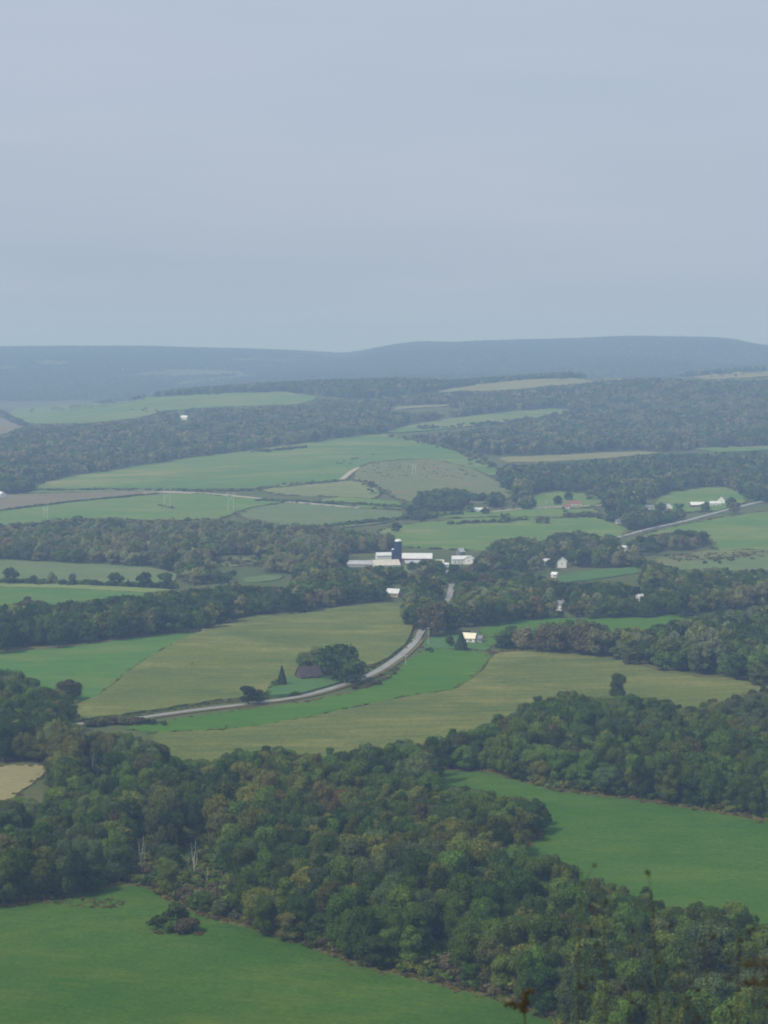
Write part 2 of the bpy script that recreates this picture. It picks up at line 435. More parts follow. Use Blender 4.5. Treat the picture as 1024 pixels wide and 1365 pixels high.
sheet('meadow', [(-90,1213)] + NEAR_EDGE + [(800,1470),(-90,1470)], M['meadow'], .15, 9)
sheet('clover_field', RIGHT_EDGE + [(1100,1270),(1000,1262),(850,1240),(700,1160),(640,1115),(580,1065)], M['meadow2'], .2, 9)
sheet('corn_field', [(200,979),(300,976),(400,961),(470,946),(540,931),(600,923),(625,912),(640,900),(660,873),(700,869),(760,874),(830,882),(870,894),(920,904),(980,908),(1012,914),(1060,925),(1000,955),(900,970),(800,970),(700,985),(650,1000),(500,1025),(300,1040),(210,1012)], M['corn2'], .9, 8)
sheet('grass_strip', [(160,972),(200,966),(250,957),(330,946),(400,938),(440,930),(480,921),(505,910),(530,895),(548,874),(570,866),(600,866),(658,873),(639,899),(624,911),(600,921),(540,929),(470,944),(400,959),(300,974),(200,977)], M['bright'], .2, 7)
sheet('corn_field', [(100,957),(98,945),(140,925),(180,891),(220,866),(270,842),(330,824),(400,821),(460,811),(545,804),(556,817),(551,840),(548,852),(528,872),(500,888),(470,898),(440,907),(380,921),(330,932),(280,937),(200,950),(110,962)], M['corn'], 1.2, 7)
sheet('lawn', [(352,931),(368,909),(392,905),(435,906),(480,900),(478,905),(440,917),(400,928)], M['lawn'], 1.5, 5, .3)
sheet('hay_field', [(-90,872),(0,869),(100,862),(200,848),(265,842),(273,843),(240,856),(214,868),(178,891),(150,913),(138,926),(100,938),(60,945),(-90,930)], M['leftgreen'], .25, 8)
sheet('hay_strip', [(-90,777),(0,776),(80,779),(160,783),(232,787),(200,791),(100,785),(0,783),(-90,783)], M['palegreen'], .4, 6, .3)
sheet('hay_strip', [(-90,784),(0,784),(100,786),(198,792),(180,812),(100,818),(0,822),(-90,822)], M['leftgreen'], .3, 6, .3)
sheet('pasture', [(-90,748),(0,747),(60,750),(130,753),(200,757),(240,766),(228,781),(160,779),(100,776),(0,773),(-90,773)], M['olive'], .4, 6, .3)
sheet('pasture', [(322,772),(350,768),(380,768),(372,774),(340,777),(322,777)], M['olive'], .4, 5, .3)
sheet('pasture', [(290,747),(312,744),(340,745),(346,752),(310,757),(292,754)], M['olive'], .4, 5, .3)
sheet('grass_field', [(640,836),(700,827),(780,824),(850,823),(905,819),(922,822),(920,840),(880,858),(800,862),(700,862),(650,862),(640,850)], M['bright'], .3, 6, .4)
sheet('lawn', [(562,866),(566,852),(600,846),(640,842),(652,850),(655,868),(620,866),(590,865)], M['lawn'], .2, 5, .3)
sheet('pasture', [(470,752),(500,745),(530,748),(575,748),(600,752),(570,764),(500,766),(440,762)], M['olive'], .4, 6, .3)
sheet('pasture', [(505,707),(530,702),(560,698),(620,692),(680,690),(740,692),(800,690),(820,700),(846,706),(835,716),(780,722),(740,738),(700,740),(640,735),(580,732),(500,728)], M['farm'], .4, 6, .4)
sheet('pasture', [(560,689),(590,683),(640,683),(680,680),(740,679),(800,680),(800,689),(740,691),(680,689),(620,691)], M['farm'], .6, 6, .4)
sheet('pasture', [(852,715),(900,702),(960,691),(1024,682),(1100,674),(1100,736),(1024,733),(955,736),(940,712),(900,709),(860,720)], M['farm'], .4, 6, .4)
sheet('brush_strip', [(870,746),(945,735),(1024,734),(1100,736),(1100,746),(1024,744),(940,746),(890,760)], M['brush'], .5, 6, .4)
sheet('pasture', [(885,760),(930,748),(1000,741),(1100,742),(1100,770),(1000,770),(900,772)], M['olive'], .5, 6, .4)
sheet('pasture', [(738,770),(790,761),(850,757),(855,764),(800,772),(750,778)], M['lawn'], .4, 5, .3)
sheet('hillside_field', [(44,649),(100,635),(160,627),(250,612),(330,602),(420,590),(500,580),(522,579),(600,600),(655,618),(668,630),(655,640),(640,628),(590,615),(545,613),(490,617),(474,626),(465,640),(450,644),(350,652),(250,653),(150,652),(50,654)], M['slope'], .8, 8, .4)
sheet('rough_pasture', [(466,641),(475,627),(491,618),(545,614),(590,616),(640,629),(655,641),(672,644),(690,662),(650,672),(560,672),(535,668),(512,656),(500,648),(480,641)], M['brush'], .8, 7, .4)
sheet('stubble_field', [(345,654),(400,647),(465,642),(480,643),(498,650),(511,658),(500,666),(440,663),(380,661)], M['tanslope'], .8, 6, .3)
sheet('ploughed_strip', [(-90,664),(0,661),(60,659),(200,656),(216,657),(190,661),(100,669),(0,681),(-90,690)], M['mauve'], .8, 6, .3)
sheet('hillside_field', [(-90,656),(0,653),(50,655),(150,653),(250,654),(240,656),(60,658),(0,660),(-90,663)], M['olive'], .8, 5, .2)
sheet('hillside_field', [(-90,692),(0,683),(100,670),(195,661.5),(262,659),(320,664),(380,670),(330,678),(308,688),(280,695),(160,694),(50,698),(0,703),(-90,703)], M['farm'], .7, 6, .3)
sheet('hillside_field', [(312,689),(332,679),(384,671),(430,675),(500,681),(545,685),(530,694),(500,700),(440,706),(380,703)], M['olive'], .7, 6, .3)
sheet('hillside_field', [(420,668),(450,664),(505,667),(535,670),(540,680),(480,677)], M['farm'], .7, 5, .2)
sheet('hilltop_field', [(15,546),(100,541),(200,531),(300,526),(380,524),(428,531),(400,540),(300,543),(215,549),(190,558),(120,565),(40,566),(8,556)], M['slope'], 1.5, 7, .3)
sheet('hilltop_field', [(-90,552),(0,556),(36,568),(0,582),(-90,584)], M['mauve'], 1.5, 6, .3)
sheet('hillside_field', [(512,578),(540,569),(600,559),(680,550),(740,545.5),(777,549.5),(730,556),(660,566),(600,572),(560,576)], M['slope'], 1., 6, .3)
sheet('stubble_field', [(580,524),(620,516),(700,508),(760,505),(800,511),(740,516),(660,523)], M['tanfield'], 2., 6, .3)
sheet('stubble_field', [(780,505),(810,502),(888,498),(880,503),(830,508)], M['tanfield'], 2., 6, .3)
sheet('stubble_field', [(920,505),(960,498.5),(1024,493.5),(1100,491),(1100,503),(1024,503),(960,506.5)], M['tanfield'], 2., 6, .3)
sheet('clearing', [(662,611),(740,608),(840,603),(890,604),(800,613),(720,617),(668,617)], M['tanfield'], 1., 6, .3)
sheet('clearing', [(522,545),(545,542),(600,540),(600,542),(550,545),(530,547)], M['tanfield'], 1., 4, .2)
sheet('clearing', [(925,599),(960,597),(1024,596),(1100,596),(1100,601),(1024,601),(960,604)], M['slope'], 1., 5, .2)
sheet('lawn', [(700,672),(708,661),(740,656),(790,659),(806,669),(790,677),(715,677)], M['farm'], .6, 5, .3)
sheet('lawn', [(870,672),(882,660),(920,653),(960,649),(986,656),(1000,668),(960,682),(900,684)], M['farm'], .6, 5, .3)
sheet('straw_field', [(-90,1024),(0,1022),(58,1020),(66,1027),(50,1040),(10,1070),(-90,1085)], M['straw'], .3, 6)

ROAD = [(20,972),(60,970),(100,967),(170,961),(250,949),(330,940),(400,931),(440,920),(480,907),(502,897),(525,882),(545,866),(556,853),(562,842),(574,828),(588,814),(597,802),(601,790),(603,777),(600,766),(588,758)]
road_pts = ribbon('road', ROAD, 5.0, M['asphalt'], .55)
ribbon('road_verge', [p for p in ROAD[2:13]], 2.4, M['verge'], .45, -4.1)
ribbon('road', [(820,719),(845,712),(870,705),(910,697),(950,686),(985,677),(1024,668),(1080,660)], 4.8, M['paleroad'], 1.0)
ribbon('track', [(190,658),(222,656.5),(262,658),(320,663),(380,669.5),(430,674),(480,678.5)], 7, M['gravel'], 1.0)
ribbon('track', [(456,641),(464,634),(472,628),(479,625)], 8, M['gravel'], 1.4)
ribbon('track', [(655,684),(700,679),(740,677),(775,677),(815,674)], 7, M['gravel'], 1.2)
ribbon('track', [(272,842),(290,838),(302,831),(310,826)], 6, M['gravel'], .9)
def margin(pix, w, off, shift=0): ribbon('field_margin', pix, w, M['margin'], off, shift)
margin(NEAR_EDGE, 5.0, .35, 1.5)
margin(RIGHT_EDGE, 6.5, .4, 2.)
ribbon('field_margin', [(655,871),(700,868),(760,873),(830,881),(870,893),(920,903),(980,907)], 5, M['margin'], 1.0, 2)
ribbon('field_margin', [(0,869),(40,867),(100,862),(150,855),(200,848)], 5, M['verge'], .5, 1)

# ------------------------------------------------------------------ foliage
H0 = 14.0
def leaf_quads(P, Nn, size, g, fold=.25):
    n = len(P)
    a = np.cross(Nn, g.normal(size=(n, 3))); a /= np.linalg.norm(a, axis=1)[:, None] + 1e-9
    b = np.cross(Nn, a)
    s = size*g.uniform(.6, 1.35, (n, 1)); asp = g.uniform(.55, 1., (n, 1))
    c = [P + a*s*g.uniform(.7, 1.2, (n, 1)), P + b*s*asp*g.uniform(.7, 1.2, (n, 1)) + Nn*s*g.uniform(-fold, fold, (n, 1)),
         P - a*s*g.uniform(.7, 1.2, (n, 1)), P - b*s*asp*g.uniform(.7, 1.2, (n, 1)) + Nn*s*g.uniform(-fold, fold, (n, 1))]
    V = np.stack(c, 1).reshape(-1, 3); Q = np.arange(4*n).reshape(n, 4)
    return V, Q
def crown_mesh(name, seed, n, size, rx=.34, zc=.56, rz=.42, lobes=24, lr=(.095, .175), low=.14, shape='round'):
    g = np.random.default_rng(seed)
    if shape == 'cone':
        h = 1 - np.sqrt(g.uniform(0.0, 1, n)); h = .06 + .93*h
        th = g.uniform(0, 2*np.pi, n); tier = .75 + .25*np.abs(((h*11) % 1) - 0.2)
        r = rx*(1.02-h)**.9*tier*g.uniform(.55, 1.05, n)*(1+.18*np.sin(th*5+h*30))
        P = np.stack([r*np.cos(th), r*np.sin(th), h - r*.25], 1)
        Nn = np.stack([np.cos(th), np.sin(th), np.full(n, .55)], 1)
    else:
        d = g.normal(size=(lobes, 3)); d /= np.linalg.norm(d, axis=1)[:, None]
        d[:, 2] = np.where(d[:, 2] < -.55, -d[:, 2], d[:, 2])
        c = d*np.array([rx, rx, rz])*g.uniform(.35, .86, (lobes, 1)); c[:, 2] += zc
        r = (lr[0]*.75 + (lr[1]*1.08 - lr[0]*.75)*g.beta(1.3, 1.6, lobes))*(1.1 - .3*np.abs(d[:, 2]))
        zt = np.clip((c[:, 2] - (zc-rz))/(2*rz), 0, 1); pw = g.uniform(-.35, .35)
        c[:, :2] *= (1 + pw*(zt - .5)*2)[:, None]; c[:, :2] += (g.normal(size=2)*.07)[None]*zt[:, None]
        c[:, :2] *= g.uniform(.82, 1.2, 2)[None]
        c[0] = (g.normal()*.04, g.normal()*.04, zc + rz*g.uniform(.5, .72))
        if low:
            for k in range(4):
                th = k*1.57 + g.uniform(0, 1); i = 1 + k
                c[i] = (rx*.55*math.cos(th), rx*.55*math.sin(th), low + .12 + g.uniform(0, .06)); r[i] = g.uniform(.11, .16)
        m = int(n*2.2); li = g.choice(lobes, m, p=r**2/np.sum(r**2))
        dd = g.normal(size=(m, 3)); dd[:, 2] += .25; dd /= np.linalg.norm(dd, axis=1)[:, None]
        rr = g.uniform(.70, 1.06, (m, 1)); loose = g.uniform(size=(m, 1)) < .16; rr = np.where(loose, g.uniform(1.0, 1.42, (m, 1)), rr)
        P = c[li] + dd*r[li][:, None]*rr*np.array([1, 1, .86])
        dist = np.linalg.norm((P[:, None] - c[None]), axis=2) / r[None]
        dist[np.arange(m), li] = 9
        ok = (dist.min(1) > .74) & (P[:, 2] > low*.45)
        P = P[ok][:n]; Nn = dd[ok][:n]
    Nn = Nn + g.normal(size=Nn.shape)*.42; Nn /= np.linalg.norm(Nn, axis=1)[:, None]
    V, Q = leaf_quads(P, Nn, size/H0, g)
    tone = g.beta(2, 2, len(Q))
    return mesh_np(name, V*H0, Q, tone)
def trunk_mesh(name, seed, near=True, top=.72, r=.26):
    g = np.random.default_rng(seed); b = MB(); n = 8 if near else 5
    h = H0*top; pts = [(0, 0, -.8)]; rad = [r*1.35]
    for k in range(1, 6):
        t = k/5; pts.append((g.normal()*.22*t, g.normal()*.22*t, h*t)); rad.append(r*(1.02-.8*t))
    b.tube(pts, rad, n)
    for k in range(6 if near else 3):
        t = .3 + .1*k; th = g.uniform(0, 6.28); L = H0*g.uniform(.16, .27)
        z = h*t; p0 = np.array([0, 0, z]); d = np.array([math.cos(th), math.sin(th), .8])
        b.tube([p0, p0 + d*L*.5, p0 + d*L*np.array([1, 1, 1.2])], [r*.45, r*.28, r*.08], max(4, n-3))
    return mesh(name, b.V, b.F)

FOL = {  # leaf colours
 'dark': (.060, .104, .022), 'mid': (.104, .166, .030), 'olive': (.148, .172, .036), 'yellow': (.145, .160, .042),
 'brown': (.150, .145, .068), 'rust': (.125, .105, .034), 'fir': (.024, .052, .028), 'grey': (.120, .152, .072), 'pale': (.100, .145, .055)}
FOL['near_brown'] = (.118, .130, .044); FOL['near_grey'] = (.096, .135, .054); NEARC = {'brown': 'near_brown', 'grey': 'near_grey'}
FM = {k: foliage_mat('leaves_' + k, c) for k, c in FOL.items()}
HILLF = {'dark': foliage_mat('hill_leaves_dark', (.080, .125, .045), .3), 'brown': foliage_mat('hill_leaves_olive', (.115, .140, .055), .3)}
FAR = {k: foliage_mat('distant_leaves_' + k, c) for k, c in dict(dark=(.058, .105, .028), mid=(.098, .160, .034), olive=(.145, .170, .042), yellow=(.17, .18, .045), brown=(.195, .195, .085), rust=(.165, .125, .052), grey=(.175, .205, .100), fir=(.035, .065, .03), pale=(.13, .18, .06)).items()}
WORD = {'dark': 'dark green', 'mid': 'mid green', 'olive': 'olive green', 'yellow': 'yellow-green', 'brown': 'brownish', 'rust': 'rust-tinged',
        'fir': 'blackish green', 'grey': 'grey-green', 'pale': 'pale green'}
# type table: (lod, colour, shape kwargs)
TYPES = []
def add_type(lod, colr, seed, **k):
    n, s = {'n': (9500, .25), 'm': (2200, .50), 'f': (380, 1.1), 'h': (170, 1.9)}[lod]
    i = len(TYPES)
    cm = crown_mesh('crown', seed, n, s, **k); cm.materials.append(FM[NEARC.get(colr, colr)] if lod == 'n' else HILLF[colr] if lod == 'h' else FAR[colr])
    tm = trunk_mesh('trunk', seed, lod == 'n'); tm.materials.append(M['bark'])
    TYPES.append(dict(lod=lod, col=colr, crown=cm, trunk=tm, shape=k.get('shape', 'round'), tall=k.get('rx', .34) < .29, src=None))
    return i
T = {}
for j, (c, kw) in enumerate([('dark', {}), ('mid', dict(rx=.36, lobes=28)), ('olive', dict(rx=.34)), ('yellow', dict(rx=.29, lobes=20)), ('brown', dict(rx=.31)),
                             ('rust', dict(rx=.29, lobes=19)), ('mid', dict(rx=.24, rz=.45, lobes=22, lr=(.085, .14))), ('grey', dict(rx=.26, rz=.45, lobes=22)),
                             ('dark', dict(rx=.37, zc=.55, lobes=30)), ('fir', dict(shape='cone', rx=.25)), ('pale', dict(rx=.33, lobes=26)), ('mid', dict(rx=.30, rz=.44, lobes=17, lr=(.10, .19))), ('olive', dict(rx=.25, rz=.46, lobes=20)), ('dark', dict(rx=.28, rz=.45, lobes=18))]):
    T.setdefault(('n', c), []).append(add_type('n', c, 100 + j, **kw))
for j, (c, kw) in enumerate([('dark', dict(rx=.38)), ('dark', dict(rx=.31)), ('mid', dict(rx=.36)), ('olive', {}), ('yellow', dict(rx=.32)), ('brown', dict(rx=.36)), ('rust', {}), ('grey', dict(rx=.29)), ('fir', dict(shape='cone', rx=.27)), ('pale', dict(rx=.36))]):
    T.setdefault(('m', c), []).append(add_type('m', c, 200 + j, **kw))
for j, (c, kw) in enumerate([('dark', dict(rx=.40)), ('mid', dict(rx=.40)), ('brown', dict(rx=.38)), ('olive', dict(rx=.38)), ('grey', dict(rx=.34))]):
    T.setdefault(('f', c), []).append(add_type('f', c, 300 + j, **kw))
for j, (c, kw) in enumerate([('dark', dict(rx=.62, rz=.38, lobes=20, zc=.52)), ('brown', dict(rx=.6, rz=.36, lobes=20, zc=.5))]):
    T.setdefault(('h', c), []).append(add_type('h', c, 400 + j, **kw))

# ------------------------------------------------------------------ where woods grow (outlines of what the photograph shows, crowns included)
rect = lambda u0, v0, u1, v1: [(u0, v0), (u1, v0), (u1, v1), (u0, v1)]
W1 = [(-90,880),(0,890),(20,895),(40,905),(60,915),(82,918),(97,937),(94,958),(100,974),(160,975),(200,985),(225,1003),(260,1008),(310,1002),(380,994),(430,1002),(480,992),(560,985),(600,972),(650,970),(690,940),(735,930),(760,920),(800,926),(850,925),(900,935),(930,941),(960,930),(1000,925),(1024,915),(1100,905)] \
   + RIGHT_EDGE[::-1] + [(585,1041),(600,1052),(625,1046),(650,1052),(690,1056),(715,1064),(730,1085),(725,1105),(705,1120),(690,1132),(720,1147),(740,1140),(760,1150),(775,1165),(810,1165),(835,1185),(870,1190),(900,1195),(950,1200),(990,1205),(1024,1225),(1100,1240),(1100,1520),(850,1520)] + NEAR_EDGE[::-1] + [(-90,1214)]
TREE_H = lambda Y: np.where(Y < 1600, 15., np.where(Y < 3000, 14., 15.))
WOODS = [
 # name, polygon, spacing, [(colour, weight)], height range
 ('front wood', W1, 6.9, dict(dark=.26, mid=.36, olive=.18, yellow=.03, brown=.04, rust=.012, grey=.06, pale=.06), (7.5, 23)),
 ('wood right of the corn', [(650,868),(655,850),(675,835),(700,838),(720,828),(760,825),(800,827),(812,838),(850,836),(880,828),(915,824),(925,818),(960,815),(1000,808),(1024,805),(1100,800),(1100,905),(1024,910),(1005,912),(980,905),(920,900),(870,890),(830,880),(760,872),(700,868)], 9.5, dict(mid=.35, olive=.24, grey=.18, dark=.15, brown=.03, pale=.05), (12, 23)),
 ('village wood', [(545,772),(545,746),(580,742),(610,752),(640,738),(665,717),(700,715),(728,722),(735,712),(770,705),(800,712),(830,715),(860,713),(900,707),(940,707),(950,722),(945,732),(880,735),(850,740),(860,760),(820,770),(760,765),(735,765),(700,766),(640,766),(600,770)], 11., dict(dark=.32, mid=.28, brown=.2, grey=.15, olive=.05), (10, 20)),
 ('village wood', [(533,830),(540,790),(545,765),(600,763),(680,758),(730,768),(770,775),(830,762),(850,742),(880,750),(900,757),(960,758),(1024,758),(1100,755),(1100,812),(1000,812),(930,818),(915,821),(850,824),(780,825),(700,828),(650,836),(640,842),(600,850),(565,846),(545,838)], 10., dict(dark=.32, mid=.30, olive=.17, brown=.1, rust=.02, yellow=.03, grey=.06), (10, 20)),
 ('dark treeline', [(-90,872),(-90,806),(0,806),(60,804),(100,800),(170,792),(230,787),(260,782),(300,779),(310,778),(330,822),(290,835),(270,841),(200,848),(100,861),(0,868)], 8.5, dict(dark=.62, mid=.24, olive=.09, brown=.05), (14, 24)),
 ('dark treeline', [(300,830),(300,777),(330,774),(380,769),(420,755),(470,753),(540,753),(545,800),(500,803),(460,808),(400,818),(330,822)], 9.5, dict(dark=.36, mid=.32, brown=.14, rust=.05, olive=.13), (10, 20)),
 ('brown wood', [(-90,702),(0,699),(50,694),(110,688),(130,689),(200,692),(260,691),(300,693),(360,696),(420,699),(480,706),(520,712),(530,737),(465,743),(460,760),(420,766),(330,779),(250,779),(235,766),(200,756),(130,752),(60,749),(0,746),(-90,746)], 10., dict(brown=.34, grey=.22, olive=.19, mid=.14, dark=.06, rust=.02, yellow=.03), (9, 19)),
 ('hill wood', [(-90,586),(0,581),(40,566),(100,565),(190,557),(220,548),(300,543),(400,539),(430,530),(480,534),(560,525),(620,520),(680,518),(740,513),(800,508),(830,504),(880,503),(930,506),(1000,506),(1100,502),(1100,596),(1024,596),(930,599),(880,604),(840,602),(740,607),(665,609),(640,606),(580,592),(520,579),(500,580),(420,590),(330,602),(250,612),(160,627),(100,635),(45,648),(0,652),(-90,656)], 15., dict(brown=.32, dark=.2, mid=.24, olive=.14, grey=.10), (11, 22)),
 ('dark wood', [(664,630),(670,619),(720,617),(800,612),(880,604),(930,604),(1024,601),(1100,600),(1100,666),(1030,672),(1000,668),(985,656),(960,649),(920,653),(880,661),(875,682),(830,692),(815,692),(806,669),(790,659),(740,656),(707,661),(700,674),(668,645)], 12.5, dict(dark=.6, mid=.25, brown=.1, olive=.05), (12, 22)),
 ('clump', [(547,674),(560,656),(600,650),(640,658),(668,655),(673,675),(655,681),(640,674),(620,674),(610,680),(580,683)], 8., dict(dark=.7, mid=.3), (10, 17)),
 ('clump', [(682,674),(686,660),(708,658),(712,676),(700,680)], 8., dict(dark=.5, brown=.5), (9, 14)),
 ('clump', [(815,700),(812,684),(826,672),(850,672),(880,678),(905,680),(903,694),(870,703),(845,708)], 8., dict(dark=.6, mid=.2, brown=.2), (9, 15)),
 ('clump', [(548,694),(552,674),(563,676),(568,688),(575,694)], 8., dict(dark=.6, mid=.4), (8, 13)),
 ('ridge wood', [(100,541),(150,528),(250,516),(330,511),(420,505),(530,503),(600,506),(700,499),(760,494),(830,496),(930,492),(1024,485),(1100,485),(1100,491),(1024,493.5),(960,498),(920,502),(880,499),(810,502),(760,505),(700,507),(620,516),(580,524),(480,534),(430,529),(380,523),(300,525),(200,530)], 15., dict(dark=.5, mid=.3, brown=.2), (13, 21)),
 ('hedge', [(-90,581),(-90,545),(0,545),(20,556),(44,566),(30,569),(0,557)], 10., dict(dark=.8, brown=.2), (8, 13)),
 ('hedge', [(-40,655),(-40,640),(44,638),(48,655),(20,660)], 9., dict(dark=.6, mid=.4), (8, 13)),
]
HOLES = [
 [(572,1027),(620,1029),(660,1032),(700,1044),(745,1057),(800,1062),(1030,1098),(1030,1108),(800,1074),(738,1070),(714,1060),(690,1051),(650,1046),(625,1041),(600,1046),(580,1040)],
 rect(-90,1017,64,1062), rect(591,774,610,800), rect(460,738,575,753.5), rect(600,736,632,750), rect(513,779,538,793), rect(740,742,760,755), rect(741,801,760,812),
 rect(733,762,748,771), rect(826,722,842,736), rect(846,790,862,800), rect(719,744,735,754), rect(238,551,254,560), rect(606,836,645,868), rect(622,670,653,681), rect(858,666,972,679), rect(818,686,830,697),
 rect(548,845,575,870), [(508,580),(540,568),(600,558),(680,549),(740,545),(780,549),(730,556),(660,567),(600,574),(560,578)],
 rect(284,741,350,758), rect(318,765,388,780), rect(738,757,856,774), rect(520,541,602,548),
 rect(174,1114,208,1178), rect(240,1120,287,1186), rect(114,1004,134,1037), rect(287,1152,310,1186), rect(562,1264,614,1300),
]
HILLCLEAR = [[(300,478),(420,480),(430,483),(310,482)], [(0,470),(50,468),(60,470),(0,472)], [(820,470),(900,472),(900,473.5),(820,472)], [(500,470),(560,463),(565,464.5),(505,472)], [(680,492),(760,486),(765,488),(690,494)],[(40,484),(62,480),(95,482),(90,487),(60,489)], [(150,503),(230,493),(320,495),(330,500),(240,503)], [(560,468),(640,464),(645,466),(590,470)], [(-60,492),(20,488),(30,493),(-60,498)],[(760,458),(850,456),(850,457.5),(770,460)], [(220,512),(330,500),(350,502),(240,515)]]

def candidates(y0, y1, sp):
    ys = []; y = y0
    P = []
    while y < y1:
        half = .205*y + 10
        n = int(2*half/sp)
        x = -half + (np.arange(n) + rng.uniform())*sp
        P.append(np.stack([x + rng.uniform(-.38, .38, n)*sp, y + rng.uniform(-.38, .38, n)*sp], 1))
        y += sp
    return np.concatenate(P)
REC = []   # X, Y, Z, H, colour, woodname
def scatter(name, poly, sp, mix, hr):
    P = np.asarray(poly, float)
    g = ground_at(P[:, 0], P[:, 1]); y0, y1 = g[:, 1].min()*.97, g[:, 1].max()*1.03
    c = candidates(max(560, y0), min(13000, y1), sp)
    Z = terr(c[:, 0], c[:, 1]); hh = rng.beta(2.2, 1.8, len(c))*(hr[1]-hr[0]) + hr[0]
    # clumpiness in height: groves of taller and of shorter trees
    hh *= 1 + .16*np.sin(c[:, 0]/23+1)*np.sin(c[:, 1]/37)
    ok = np.zeros(len(c), bool); hq = hh.copy()
    jp = np.clip(4200/np.maximum(c[:, 1], 600), 1.0, 6.); ju, jv = rng.normal(0, 1, len(c))*jp, rng.normal(0, .7, len(c))*jp
    for f in (1., .68, .46):      # lower trees where a tall one would stand out over the edge of the wood
        todo = np.where(~ok & (rng.uniform(size=len(c)) < (1. if f == 1. else .55)))[0]
        good = np.ones(len(todo), bool); hf = hh[todo]*f
        for k, sh in ((0, 0), (.2, 0), (.4, 0), (.6, 0), (.8, 0), (.97, 0), (.55, .22), (.55, -.22)):
            u, v = project(c[todo, 0] + sh*hf, c[todo, 1], Z[todo] + k*hf)
            good &= inside(P, u + ju[todo], v + jv[todo])
            for h in HOLES: good &= ~inside(h, u, v)
        hq[todo[good]] = hf[good]; ok[todo[good]] = True
    c, Z, hh = c[ok], Z[ok], hq[ok]
    names = list(mix); w = np.array([mix[n] for n in names]); w /= w.sum()
    cl = rng.choice(len(names), len(c), p=w)
    # kinds grow in patches: with some chance take the colour of the patch instead
    pc = (np.floor(c[:, 0]/38 + .6*np.sin(c[:, 1]/50)).astype(int)*73856093 ^ np.floor(c[:, 1]/60).astype(int)*19349663) % 1000
    patch = np.searchsorted(np.cumsum(w), pc/1000.); patch = np.clip(patch, 0, len(names)-1)
    cl = np.where(rng.uniform(size=len(c)) < .42, patch, cl)
    for i in range(len(c)): REC.append((c[i, 0], c[i, 1], Z[i], hh[i], names[cl[i]], name))
for w in WOODS: scatter(*w)
# forest on the far hills
c = np.concatenate([candidates(7600, 9600, 26), candidates(9600, 11900, 24)])
Z = terr(c[:, 0], c[:, 1]); u, v = project(c[:, 0], c[:, 1], Z)
ok = v < 540
for h in HILLCLEAR: ok &= ~inside(h, u, v)
for p, z in zip(c[ok], Z[ok]): REC.append((p[0], p[1], z, float(rng.uniform(11, 17)), 'hill', 'hill'))

def pick_type(colr, Y):
    if colr == 'hill': return T[('h', 'dark' if random.random() < .75 else 'brown')][0]
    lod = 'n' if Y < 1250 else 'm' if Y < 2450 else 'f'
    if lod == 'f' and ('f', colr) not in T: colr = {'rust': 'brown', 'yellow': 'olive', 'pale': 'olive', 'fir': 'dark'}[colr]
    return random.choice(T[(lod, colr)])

def tree(name, ti, loc, h, rz, label, cat='tree', group=None, wide=1.):
    t = TYPES[ti]; e = empty(name, loc, rz); s = h/H0; e.scale = (s*wide, s*wide, s)
    tag(e, label, cat, group)
    c = bpy.data.objects.new('crown', t['crown']); k = bpy.data.objects.new('trunk', t['trunk'])
    for o in (c, k): COL.objects.link(o); o.parent = e
    if t['src'] is None: t['src'] = (c, k)
    return e

